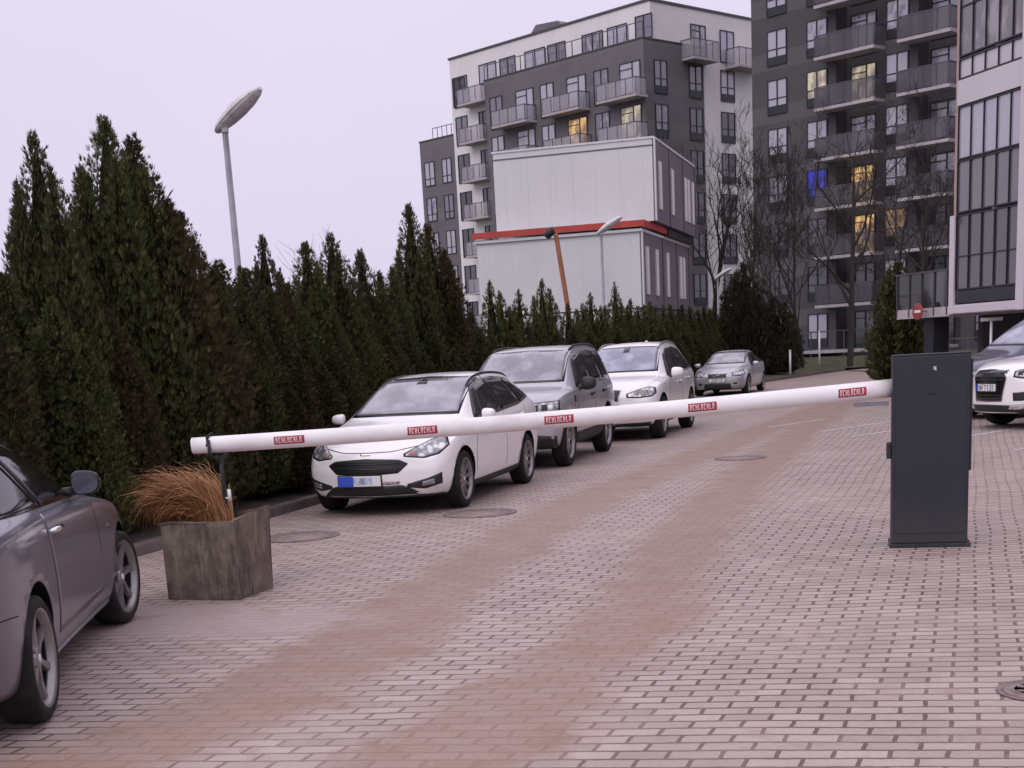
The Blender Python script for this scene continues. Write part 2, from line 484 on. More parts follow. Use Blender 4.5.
# boom: tapered aluminium tube resting at its free end
B0 = Vector((-.285, -.06, 1.297)); B1 = Vector((-5.365-.085, 9.42-11.70, 1.178))
def boom_at(t):
    sag = -.028*4*t*(1-t)
    return B0.lerp(B1, t) + Vector((0,0,sag))
ts = [i/30 for i in range(31)]
mb = MB()
mb.tube([boom_at(t) for t in ts], [.073-.010*t for t in ts], 28)
boom = mb.build('boom', M['boom_white'], bar)
d = (B1-B0).normalized()
mb = MB(); mb.tube([B1, B1+d*.012, B1+d*.02], [.0632,.0625,.05], 24); mb.build('end_cap', M['boom_white'], boom)
# red stickers wrapped on the camera side of the boom, with light glyph strokes
def sticker(tc, half):
    mbr, mbw = MB(), MB(); mbw.mi = 0
    tl = 5.67
    def pt(t, a, off):
        c = boom_at(t); r = .073-.010*t + off
        side = Vector((d.y, -d.x, 0)).normalized()
        if side.y > 0: side = -side
        return c + side*(r*cos(a)) + Vector((0,0,r*sin(a)))
    n = 8; dt = half/tl
    def patch(mb, t0, t1, a0, a1, off, nt=6, na=5):
        for i in range(nt):
            for j in range(na):
                ta, tb = t0+(t1-t0)*i/nt, t0+(t1-t0)*(i+1)/nt
                aa, ab = a0+(a1-a0)*j/na, a0+(a1-a0)*(j+1)/na
                mb.face([pt(ta,aa,off), pt(tb,aa,off), pt(tb,ab,off), pt(ta,ab,off)])
    patch(mbr, tc-dt, tc+dt, -.46, .50, .0015)
    o = mbr.build('sticker', M['sticker_red'], boom, smooth=True)
    r_ = random.Random(5)
    k = 0; t = tc+dt*.88
    g = dt*2*.88/9
    for k in range(9):
        ta = tc + dt*.88 - k*g; w_ = g*.62
        s = k % 4
        patch(mbw, ta-w_*.30, ta, -.28, .34, .003, 1, 3)
        if s in (0, 2): patch(mbw, ta-w_, ta-w_*.70, -.28, .34, .003, 1, 3)
        if s in (0, 1): patch(mbw, ta-w_, ta, .24, .34, .003, 1, 1)
        if s in (1, 3): patch(mbw, ta-w_, ta, -.28, -.18, .003, 1, 1)
        if s == 2: patch(mbw, ta-w_, ta, -.02, .06, .003, 1, 1)
    mbw.build('lettering', M['plate_white'], o)
for tcn in (.0665, .287, .4935, .686, .870): sticker(tcn, .118)
mb = MB(); mb.box(-.60,-.325,-.045,-.005,1.155,1.19); mb.build('boom_bracket', M['steel'], bar, bevel=.004)

# rest post for the boom end, black with a small white reflector
tip = B1 + Vector((.085, 11.70, 0)) - d*.16
post = empty('boom_rest_post', (tip.x+.02, tip.y+.03, 0), 0, 'thin black post with hooked fork under the free end of the white boom', 'post')
mb = MB()
mb.tube([(0,0,.0),(0,0,.9),(0.0,0,1.07)], .018, 10)
mb.tube([(0,0,1.02),(-.02,-.03,1.07),(-.03,-.105,1.10),(-.035,-.11,1.22)], .014, 8)
mb.tube([(0,0,1.02),(.0,.03,1.07),(.0,.105,1.10),(.0,.11,1.22)], .014, 8)
mb.build('shaft', M['dark_steel'], post)
mb = MB(); mb.tube([(-.045,-.11,1.17),(-.055,-.08,1.245),(-.06,.0,1.258),(-.05,.09,1.21)], .013, 8); mb.build('strap', M['strap'], post)
mb = MB(); mb.tube([(.06,-.03,.74),(.06,-.03,.83)], .014, 8); mb.tube([(0,0,.76),(.06,-.03,.76)], .008, 6); mb.build('reflector', M['plate_white'], post)

# ------------------------------------------------------------------ planter
def concrete_mat():
    m, nt, b = new_mat('weathered_concrete')
    co = objco(nt); st = objco(nt, (5,5,1.1))
    n = noise(nt, co, 7, 7, .72); v = noise(nt, st, 1.7, 8, .72); v2 = noise(nt, objco(nt, (5,5,.9)), 2.2, 7, .7)
    f = noise(nt, co, 60, 4, .7)
    c = mixc(nt, ramp(nt, n, .3, .7), (.115,.086,.068), (.25,.195,.155))
    c = mixc(nt, math_(nt, 'MULTIPLY', ramp(nt, v, .46, .66), .85), c, (.040,.028,.022))
    c = mixc(nt, math_(nt, 'MULTIPLY', ramp(nt, v2, .54, .66), .7), c, (.33,.265,.215))
    c = mixc(nt, math_(nt, 'MULTIPLY', f, .4), c, (.075,.06,.055))
    nt.links.new(c, b.inputs["Base Color"]); b.inputs["Roughness"].default_value = .9
    bump(nt, b, math_(nt, 'ADD', f, math_(nt, 'MULTIPLY', v, .8)), .5, .012)
    return m
M['concrete'] = concrete_mat()
PC = Vector((-5.31, 9.51, 0))
planter = empty('concrete_planter', PC, R(-2), 'weathered square concrete planter with upright sides, holding dry ornamental grass', 'planter')
mb = MB()
def ring(h, z): return [Vector((-h,-h*.86,z)), Vector((h,-h*.86,z)), Vector((h,h*.86,z)), Vector((-h,h*.86,z))]
rb, rt, ri, rs = ring(.318,.0), ring(.325,.60), ring(.275,.602), ring(.265,.53)
for a, b_ in ((rb,rt),(rt,ri),(ri,rs)):
    for k in range(4): mb.face([a[k], a[(k+1)%4], b_[(k+1)%4], b_[k]])
mb.face(rb[::-1])
me_o = mb.build('shell', M['concrete'], planter, bevel=.012, seg=2)
bm = bmesh.new(); bm.from_mesh(me_o.data)
bmesh.ops.subdivide_edges(bm, edges=[e for e in bm.edges if e.calc_length() > .3], cuts=9, use_grid_fill=True)
rr = random.Random(3)
from mathutils import noise as mnoise
for v in bm.verts:
    nz = mnoise.noise(v.co*3)*.005 + mnoise.noise(v.co*19)*.003
    dv = Vector((v.co.x, v.co.y, 0)); v.co += dv*nz*1.6
    if v.co.z > .58: v.co.z += mnoise.noise(v.co*6)*.010 + .05*max(0, v.co.x/.32)*max(0,(v.co.y+.28)/.56)
bm.to_mesh(me_o.data); bm.free()
mb = MB(); mb.face(ring(.27,.535)); mb.build('soil', M['soil'], planter, recalc=False)

# dry grass: many thin curved blades leaning left
def grass_mat():
    m, nt, b = new_mat('dry_grass')
    g = nd(nt, "ShaderNodeNewGeometry")
    c = nd(nt, "ShaderNodeValToRGB"); nt.links.new(g.outputs["Random Per Island"], c.inputs[0])
    e = c.color_ramp.elements
    e[0].position = 0; e[0].color = (.20,.085,.032,1); e[1].position = 1; e[1].color = (.46,.27,.125,1)
    k = c.color_ramp.elements.new(.45); k.color = (.34,.15,.055,1)
    k = c.color_ramp.elements.new(.75); k.color = (.42,.205,.085,1)
    nt.links.new(c.outputs[0], b.inputs["Base Color"]); b.inputs["Roughness"].default_value = .7
    return m
M['dry_grass'] = grass_mat()
mb = MB(); gr = random.Random(8)
lean_dir = Vector((-.95,.18,0))
for i in range(3000):
    a = gr.random()*2*pi; rr_ = .22*math.sqrt(gr.random())
    p = Vector((cos(a)*rr_ - .05, sin(a)*rr_*.8, 0))
    Ln = gr.uniform(.34,.78)*gr.choice((1,1,1,1.15,.7))
    outv = Vector((p.x, p.y, 0))*1.4
    ld = (lean_dir*gr.uniform(.45,1.3) + outv*gr.uniform(.1,.6) + Vector((gr.gauss(0,.2),gr.gauss(0,.28),0)))
    n = 6; pts = [p.copy()]; el = R(gr.uniform(60,86)); dr_ = gr.uniform(.30,.66)
    hd = ld.normalized()
    for k in range(n):
        st = Ln/n
        pts.append(pts[-1] + hd*cos(el)*st + Vector((0,0,sin(el)*st)))
        el -= dr_*(.45+.55*k/2.); el = max(el, -1.45)
    wd = gr.uniform(.0022,.0042)
    sd = hd.cross(Vector((0,0,1))).normalized()
    tw = gr.uniform(-1,1); sd = (sd + Vector((0,0,.6*tw))).normalized()
    vs = []
    for k, q in enumerate(pts):
        ww = wd*(1-(k/(n+.6))**2)
        vs.append((mb.bm.verts.new(q-sd*ww), mb.bm.verts.new(q+sd*ww)))
    for a_, b_ in zip(vs, vs[1:]):
        mb.bm.faces.new((a_[0], a_[1], b_[1], b_[0]))
o = mb.build('ornamental_grass', M['dry_grass'], recalc=False)
o.location = (PC.x, PC.y, .53); tag(o, 'tuft of dry orange brown grass drooping over the concrete planter rim', 'grass tuft')

# ------------------------------------------------------------------ street lamps
M['pole'] = simple('lamp_pole', (.30,.30,.335), .5, metal=.45, var=.12, scale=4)
M['lamp_shell'] = simple('lamp_shell', (.62,.60,.63), .45, var=.1, scale=6, dirt=(.35,.32,.3))
M['lamp_lens'] = simple('lamp_lens', (.58,.55,.57), .3, var=.2, scale=6)
def lamp(loc, h, label):
    t = empty('street_lamp', loc, 0, label, 'street lamp', 'street lamps behind the hedge')
    mb = MB(); mb.tube([(0,0,0),(0,0,1.2),(0,0,1.21),(0,0,h)], [.075,.075,.055,.04], 14); mb.build('pole', M['pole'], t)
    # head: slim cobra shell tilted up to the right
    hd = MB(); ln = MB()
    ax = Vector((.90,-.28,.47)).normalized(); sd = ax.cross(Vector((0,0,1))).normalized(); up = sd.cross(ax)
    prof = [(-.16,.05,.04),(-.08,.10,.075),(.10,.14,.11),(.30,.155,.13),(.52,.145,.115),(.70,.10,.08),(.80,.04,.035)]
    O = Vector((0,0,h-.02))
    rings_u, rings_l = [], []
    for x, w_, hh in prof:
        rings_u.append([O + ax*x + sd*(w_*cos(q)) + up*(hh*sin(q)) for q in [pi*k/8 for k in range(9)]])
        rings_l.append([O + ax*x + sd*(w_*.93*cos(q)) - up*(hh*.55*sin(q)) for q in [pi*k/6 for k in range(7)]])
    for rg, m_ in ((rings_u, hd), (rings_l, ln)):
        rv = [[m_.bm.verts.new(p) for p in r_] for r_ in rg]
        for a, b_ in zip(rv, rv[1:]):
            for k in range(len(a)-1): m_.bm.faces.new((a[k], a[k+1], b_[k+1], b_[k]))
            m_.bm.faces.new((a[-1], a[0], b_[0], b_[-1]))
        m_.bm.faces.new(rv[0]); m_.bm.faces.new(rv[-1])
    hd.tube([O+Vector((0,0,-.10)), O+Vector((0,0,.02)), O+ax*.05], [.05,.05,.04], 10)
    h_ = hd.build('lamp_head', M['lamp_shell'], t, smooth=False); ln.build('lens', M['lamp_lens'], h_)
lamp((-9.0,17.5,0), 4.95, 'tall grey street lamp rising behind the near tall hedge against sky')
lamp((-9.0,40.55,0), 5.05, 'grey street lamp in front of the pale container block')
lamp((-9.0,65.0,0), 4.6, 'farthest street lamp, small, beside the right edge of the container block')

# ------------------------------------------------------------------ thujas
def foliage_mat(name, cols, rough=.75, brown=(.070,.046,.019), bamt=.28, bscale=1.1, bthr=.5):
    m, nt, b = new_mat(name)
    g = nd(nt, "ShaderNodeNewGeometry")
    oi = nd(nt, "ShaderNodeObjectInfo")
    c = nd(nt, "ShaderNodeValToRGB"); nt.links.new(g.outputs["Random Per Island"], c.inputs[0])
    e = c.color_ramp.elements
    e[0].position = 0; e[0].color = (*cols[0],1); e[1].position = 1; e[1].color = (*cols[-1],1)
    for i, k in enumerate(cols[1:-1]): c.color_ramp.elements.new((i+1)/(len(cols)-1)).color = (*k,1)
    co = nd(nt, "ShaderNodeVectorMath", operation='ADD')
    nt.links.new(nd(nt, "ShaderNodeTexCoord").outputs["Object"], co.inputs[0])
    nt.links.new(oi.outputs["Location"], co.inputs[1])
    n = noise(nt, co.outputs[0], bscale, 5, .65)
    f = math_(nt, 'MULTIPLY', ramp(nt, math_(nt, 'ADD', n, math_(nt, 'MULTIPLY_ADD', oi.outputs["Random"], .14, -.07)), bthr-.06, bthr+.14), bamt)
    cc = mixc(nt, f, c.outputs[0], brown)
    nt.links.new(cc, b.inputs["Base Color"])
    b.inputs["Roughness"].default_value = rough
    b.inputs["Specular IOR Level"].default_value = .25
    return m
M['thuja'] = foliage_mat('thuja_foliage', [(.020,.025,.009),(.038,.044,.015),(.058,.063,.021),(.095,.092,.032)])
M['thuja_fresh'] = foliage_mat('thuja_fresh', [(.021,.030,.009),(.042,.056,.016),(.064,.072,.023),(.118,.112,.036)], bthr=.6)
M['thuja_dead'] = foliage_mat('thuja_browned', [(.022,.018,.008),(.040,.031,.012),(.058,.044,.017),(.09,.07,.027)], bthr=.42)
M['bark'] = simple('bark', (.030,.023,.019), .9, var=.35, scale=9, bumpy=.6, stretch=(3,3,.5))
M['bush_dark'] = foliage_mat('dark_bush', [(.010,.010,.006),(.020,.019,.010),(.030,.026,.014),(.050,.042,.022)])
M['shaded_crown_core'] = simple('shaded_crown_core', (.013,.0115,.007), 1., var=.5, scale=14, spec=.02)  # solid core for inner twigs, shade inside the crown put into the colour
M['bark_pale'] = simple('bark_pale', (.16,.14,.13), .85, var=.35, scale=6, stretch=(2,2,.6), dirt=(.06,.05,.045))

def flames(rng, n, R0, H0):
    """sub-leaders of a columnar crown: (x, y, base z, tip z, radius)"""
    fl = [(0, 0, 0, H0, R0*.62)]
    for i in range(n):
        a = rng.random()*2*pi; d = R0*rng.uniform(.25,.68)
        fl.append((cos(a)*d, sin(a)*d, 0, H0*rng.uniform(.5,.97), R0*rng.uniform(.28,.50)))
    return fl

def crown_mesh(name, seed, R0, H0, n_fl, n_spray, size, z0=.12, core=True, ragged=.12):
    rng = random.Random(seed)
    fl = flames(rng, n_fl, R0, H0)
    verts, faces = [], []
    def prof(t):      # columnar flame
        return (min(1, (t+.02)/.1)**.6)*(1-max(0,(t-.3)/.7)**2.6)*.95 + .05
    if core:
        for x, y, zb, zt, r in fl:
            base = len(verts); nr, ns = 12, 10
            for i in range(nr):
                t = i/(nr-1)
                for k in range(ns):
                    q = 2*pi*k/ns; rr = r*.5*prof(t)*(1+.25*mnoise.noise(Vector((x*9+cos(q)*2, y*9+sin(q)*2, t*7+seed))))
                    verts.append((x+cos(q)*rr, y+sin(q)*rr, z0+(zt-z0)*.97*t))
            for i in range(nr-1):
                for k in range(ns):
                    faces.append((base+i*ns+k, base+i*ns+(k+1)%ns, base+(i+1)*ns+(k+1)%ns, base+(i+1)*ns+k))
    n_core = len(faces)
    tot = sum(f[4]*f[3] for f in fl)
    for x, y, zb, zt, r in fl:
        for _ in range(int(n_spray*r*zt/tot)):
            t = rng.random()**1.05
            q = rng.random()*2*pi
            lump = 1+.34*mnoise.noise(Vector((x*5+cos(q)*1.7, y*5+sin(q)*1.7, t*zt*1.6+seed*3.1)))
            rad = r*prof(t)*lump*rng.uniform(.70,1.10+ragged)
            if t > .9: rad *= rng.uniform(.2,1.3)
            p = Vector((x+cos(q)*rad, y+sin(q)*rad, z0+(zt-z0)*t + rng.uniform(-.05,.05)))
            out = Vector((cos(q), sin(q), 0))
            up = (Vector((0,0,1))*rng.uniform(.55,1.2) + out*rng.uniform(.15,.85) + Vector((rng.gauss(0,.25),rng.gauss(0,.25),rng.gauss(0,.15)))).normalized()
            sd = up.cross(Vector((rng.gauss(0,1),rng.gauss(0,1),rng.gauss(0,.6)))).normalized()
            s = size*rng.uniform(.6,1.4)*(1. if t < .85 else .75)
            b = len(verts)
            nrm = up.cross(sd)
            # fan of three blades
            for ang, ln in ((-.7,.6),(-.33,.85),(.05,1.),(.42,.8)):
                dd = up*cos(ang) + sd*sin(ang)
                ww = s*.06
                side = (sd*cos(ang) - up*sin(ang))
                verts.extend([tuple(p), tuple(p + dd*s*ln*.5 + side*ww + nrm*s*.05), tuple(p + dd*s*ln), tuple(p + dd*s*ln*.5 - side*ww - nrm*s*.04)])
                faces.append((b, b+1, b+2, b+3)); b += 4
    me = bpy.data.meshes.new(name)
    me.from_pydata(verts, [], faces); me.update()
    me.materials.append(M['thuja']); me.materials.append(M['shaded_crown_core'])
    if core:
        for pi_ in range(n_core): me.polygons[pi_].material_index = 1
    return me

def island_join_ok(): pass

trunk_mb = MB(); trunk_mb.tube([(0,0,-.1),(.01,0,.5),(0,.01,1.5),(0,0,2.6)], [.09,.07,.05,.02], 8)
trunk_proto = trunk_mb.build('trunk', M['bark'])
trunk_me = trunk_proto.data
bpy.data.objects.remove(trunk_proto)

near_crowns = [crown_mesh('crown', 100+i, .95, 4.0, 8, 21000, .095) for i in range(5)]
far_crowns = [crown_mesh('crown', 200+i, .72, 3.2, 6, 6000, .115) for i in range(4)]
def thuja(x, y, h, base_h, me, mat, label, group, wscale=1., rz=None, z=.14):
    t = empty('thuja_tree', (x, y, z), rz if rz is not None else rnd.random()*6.28, label, 'tree', group)
    s = h/base_h
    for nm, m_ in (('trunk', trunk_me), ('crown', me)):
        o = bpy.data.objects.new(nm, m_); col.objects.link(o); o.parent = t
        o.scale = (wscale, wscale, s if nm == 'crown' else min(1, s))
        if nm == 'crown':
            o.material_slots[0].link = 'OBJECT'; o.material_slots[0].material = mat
    return t

G_T = 'tall thujas of the hedge'
tall = [  # y, height above bed, width, material, label
 (9.3, 2.7, .9, 'thuja', 'thuja directly behind the grey coupe roof at the left edge'),
 (10.4, 2.75, .9, 'thuja_dead', 'browned thuja tip at the far left edge, lower than its neighbours'),
 (11.5, 2.7, .75, 'thuja', 'dark thuja between the left edge and the first tall pointed thuja'),
 (12.30, 4.10, .66, 'thuja', 'first tall pointed dark thuja from the left, with bushy head'),
 (13.0, 3.85, .62, 'thuja_fresh', 'narrow yellow green tipped thuja between the two tallest near ones'),
 (13.62, 4.45, .9, 'thuja_fresh', 'tallest thuja of the hedge, forked top, behind the planter'),
 (14.15, 4.3, 1.05, 'thuja_dead', 'broad browned thuja leaning on the tallest one'),
 (14.95, 3.55, .72, 'thuja', 'dark green thuja with feathery tip left of the tall street lamp'),
 (15.75, 3.0, .85, 'thuja', 'low dull thuja just left of the tall lamp pole'),
 (16.5, 2.95, .8, 'thuja', 'low dense thuja at the foot of the tall lamp pole'),
 (17.15, 3.42, .55, 'thuja_dead', 'thin brown thuja spike just right of the tall lamp pole'),
 (17.75, 2.8, .7, 'thuja_fresh', 'short fresh green thuja between the brown spike and white estate car'),
 (18.5, 3.4, .72, 'thuja_fresh', 'green thuja with thin see through tip above the white estate car'),
 (19.45, 3.58, .75, 'thuja', 'dark pointed thuja behind the windscreen of the white estate car'),
 (20.5, 3.4, .70, 'thuja', 'dark blunt topped thuja behind the roof of white estate car'),
 (21.2, 2.75, .8, 'thuja', 'dull low thuja between blunt topped one and slim spike'),
 (21.8, 3.2, .55, 'thuja_fresh', 'slim thuja spike left of the tall pair beside the grey wing'),
 (22.8, 4.3, .70, 'thuja', 'tall slender thuja in front of the grey apartment wing'),
 (23.55, 4.0, .9, 'thuja_dead', 'wide tall thuja with brown right side, before the white stair bay'),
 (24.5, 2.7, .8, 'thuja_fresh', 'green thuja falling away right of the tall pair'),
 (25.6, 2.35, .75, 'thuja', 'last low thuja before the gap at the container block corner')]
for i, (y, h, wd, mt, lb) in enumerate(tall):
    thuja(-8.40 + rnd.uniform(-.04,.04), y, h*.955, 4.0, near_crowns[i % 5], M[mt], lb, G_T, wd*1.0)
# lower filling thujas standing in front of and behind the tall ones
fill_lb = 'low dense dark thuja filling the foot of the tall hedge'
for i in range(17):
    y = 9.6 + i*.98
    thuja(-8.02 + rnd.uniform(-.08,.08), y, rnd.uniform(1.9,2.4), 4.0, near_crowns[(i*2+1) % 5], M[['thuja','thuja','thuja_fresh','thuja_dead'][i % 4]], fill_lb, 'low thujas at the foot of the hedge', .62)
for i in range(14):
    y = 10.2 + i*1.15
    thuja(-9.25 + rnd.uniform(-.15,.15), y, rnd.uniform(2.4,2.9), 4.0, near_crowns[(i*3) % 5], M['thuja'], 'dark thuja standing in the hidden back row of tall hedge', 'thujas in the back row of the hedge', .8)
small = [(26.6,2.25),(27.3,2.2),(28.07,3.12),(28.95,2.95),(29.6,2.45),(30.35,3.02),(31.1,2.5),(31.9,3.28),(32.6,2.6),(33.2,3.12),(34.1,2.75),(35.0,2.65),(36.0,2.8),(36.85,3.1),(37.8,2.75),(38.8,2.8),(39.85,3.45),(40.9,2.9),(41.6,2.85),(42.3,3.05),(43.3,2.85),(44.4,2.9),(45.6,3.0),(46.8,2.9),(48.1,2.95),(49.5,3.0),(50.9,2.85),(52.4,3.05),(54,3.0),(55.7,2.9),(57.5,3.05),(59.4,3.0),(61.4,3.05),(63.6,3.0),(66,3.1)]
small_labels = {2:'slim dark thuja spike in front of the container block left corner',3:'small yellowish thuja right of the slim spike at container corner',5:'small brown green thuja above the silver off-roader roof',7:'tallest slim small thuja before the left half of container block',9:'small thuja at the foot of the rust orange pipe',13:'small thuja left of the lamp before the container block',16:'small pointed thuja right of the lamp before the container block'}
for i, (y, h) in enumerate(small):
    thuja(-8.6 + rnd.uniform(-.12,.12), y, h-.1, 3.2, far_crowns[i % 4], M[['thuja_fresh','thuja','thuja_fresh','thuja_fresh'][i % 4]],
          small_labels.get(i, 'small thuja in the low even row running before the container block'), 'small thujas before the container block', .62 if i < 20 else .85)
for i in range(22):
    y = 26.4+i*1.75
    thuja(-8.2, y, rnd.uniform(1.7,2.15), 3.2, far_crowns[(i+2) % 4], M['thuja'], 'low thuja in the dark base of the small thuja row', 'low thujas at the foot of the small row', .8)

# conical thuja in front of the dark block
cone_me = crown_mesh('crown', 333, 1.05, 3.6, 6, 6000, .16)
thuja(-.68, 46.0, 3.75, 3.6, cone_me, M['thuja'], 'broad conical dark thuja beside the raised terrace with red sign', 'lone thujas', 1.2, z=.05)
bush_me = crown_mesh('crown', 334, 1.5, 3.4, 9, 8000, .2, ragged=.5)
def bush(x, y, s, h, label):
    t = empty('evergreen_bush', (x, y, .1), rnd.random()*6, label, 'bush', 'dark bushes at the end of the lane')
    o = bpy.data.objects.new('trunk', trunk_me); col.objects.link(o); o.parent = t; o.scale = (1,1,.8)
    o = bpy.data.objects.new('crown', bush_me); col.objects.link(o); o.parent = t; o.scale = (s, s, h/3.4)
    o.material_slots[0].link = 'OBJECT'; o.material_slots[0].material = M['bush_dark']
bush(-7.3, 61.5, .8, 3.7, 'dark evergreen bush closing the end of the hedge behind the silver hatchback')
bush(-6.2, 61.8, .75, 3.3, 'dark evergreen bush right of the silver hatchback at lawn edge')
bush(-7.9, 66, 1.0, 5.0, 'tall shaggy dark bush rising behind the farthest street lamp')

# ------------------------------------------------------------------ bare trees
def bare_tree(loc, h, seed, label, spread=.55, mat='bark', r0=.13, twig=.011, levels=5, upright=.55, mat2=None):
    t = empty('bare_tree', loc, 0, label, 'tree', 'bare winter trees')
    rng = random.Random(seed)
    tr, cr = MB(), MB()
    def grow(mb, p, d, L, r, lev):
        n = 5 if lev == 0 else 4; pts = [p]; rad = [r]; wv = .06 if lev == 0 else .13
        for i in range(n):
            d = (d + Vector((rng.gauss(0,wv),rng.gauss(0,wv),rng.gauss(.06,.06)))).normalized()
            pts.append(pts[-1]+d*L/n); rad.append(max(twig*.6, r*(1-.55*(i+1)/n)))
        mb.tube(pts, rad, 6 if lev < 2 else 4 if lev < 3 else 3, caps=False)
        if lev >= levels: return
        k = (9 if lev == 0 else rng.choice((2,3,4)))
        for j in range(k):
            f = (.28+.72*(j+.5)/k) if lev == 0 else rng.uniform(.25,1.)
            i = min(n-1, int(f*n)); q = pts[i].lerp(pts[i+1], f*n-i)
            a = rng.random()*6.28
            ax = d.orthogonal().normalized(); ax.rotate(Matrix.Rotation(a, 3, d))
            nd_ = (d*upright + ax*spread*rng.uniform(.6,1.3) + Vector((0,0,.22))).normalized()
            grow(cr, q, nd_, L*rng.uniform(.45,.68)*(1.0-.4*f if lev == 0 else 1), max(twig, rad[i]*.5), lev+1)
    grow(tr, Vector((0,0,0)), Vector((0,0,1)), h*.8, r0, 0)
    tr.build('trunk', M[mat], t, recalc=False); cr.build('crown', M[mat2 or mat], t, recalc=False)
bare_tree((-10.7,75,.3), 11.2, 3, 'tall bare tree in front of the white apartment block right side', r0=.16, spread=.5)
bare_tree((-7.0,70,.3), 8.6, 14, 'bare tree with pale thin trunk before left edge of dark block', mat='bark_pale', mat2='bark', r0=.075, spread=.5, upright=1.1)
bare_tree((-8.3,73,.3), 9.5, 28, 'bare tree between the white block and the dark block', r0=.12, spread=.5, upright=.7)
bare_tree((-3.1,66,.25), 10.3, 21, 'large bare tree with dark trunk on lawn before the dark block', r0=.17, spread=.7)
bare_tree((-5.4,68,.25), 7.4, 35, 'small bushy bare tree left of the dark trunked tree on the lawn', r0=.09, spread=.8, upright=.6)
bare_tree((.35,60,.1), 7.8, 44, 'bare tree above the terrace beside the glazed white block', r0=.12, spread=.7)
bare_tree((-13.2,28.5,.1), 3.9, 51, 'thin bare twiggy tree showing above the hedge in the open sky', r0=.03, twig=.004, levels=3)
bare_tree((-6.0,72.5,.3), 8.8, 63, 'dense twiggy bare tree at left edge of dark block, beside the pale one', r0=.1, spread=.6, upright=.8)
bare_tree((-1.2,69,.3), 9.2, 77, 'bare tree between the dark trunked tree and the raised terrace', r0=.1, spread=.7)
# ------------------------------------------------------------------ cars
def lerp_tab(tab, x):
    if x <= tab[0][0]: return tab[0][1]
    for (a, va), (b, vb) in zip(tab, tab[1:]):
        if x <= b: return va + (vb-va)*(x-a)/(b-a)
    return tab[-1][1]

def smooth_tab(tab, x):
    """monotone cubic through the table"""
    n = len(tab)
    if x <= tab[0][0]: return tab[0][1]
    if x >= tab[-1][0]: return tab[-1][1]
    sl = [(tab[i+1][1]-tab[i][1])/(tab[i+1][0]-tab[i][0]) for i in range(n-1)]
    m = [sl[0]] + [0 if sl[i-1]*sl[i] <= 0 else 2*sl[i-1]*sl[i]/(sl[i-1]+sl[i]) for i in range(1, n-1)] + [sl[-1]]
    for i in range(n-1):
        if x <= tab[i+1][0]:
            h = tab[i+1][0]-tab[i][0]; t = (x-tab[i][0])/h
            return ((1+2*t)*(1-t)**2*tab[i][1] + t*(1-t)**2*h*m[i] + t*t*(3-2*t)*tab[i+1][1] + t*t*(t-1)*h*m[i+1])

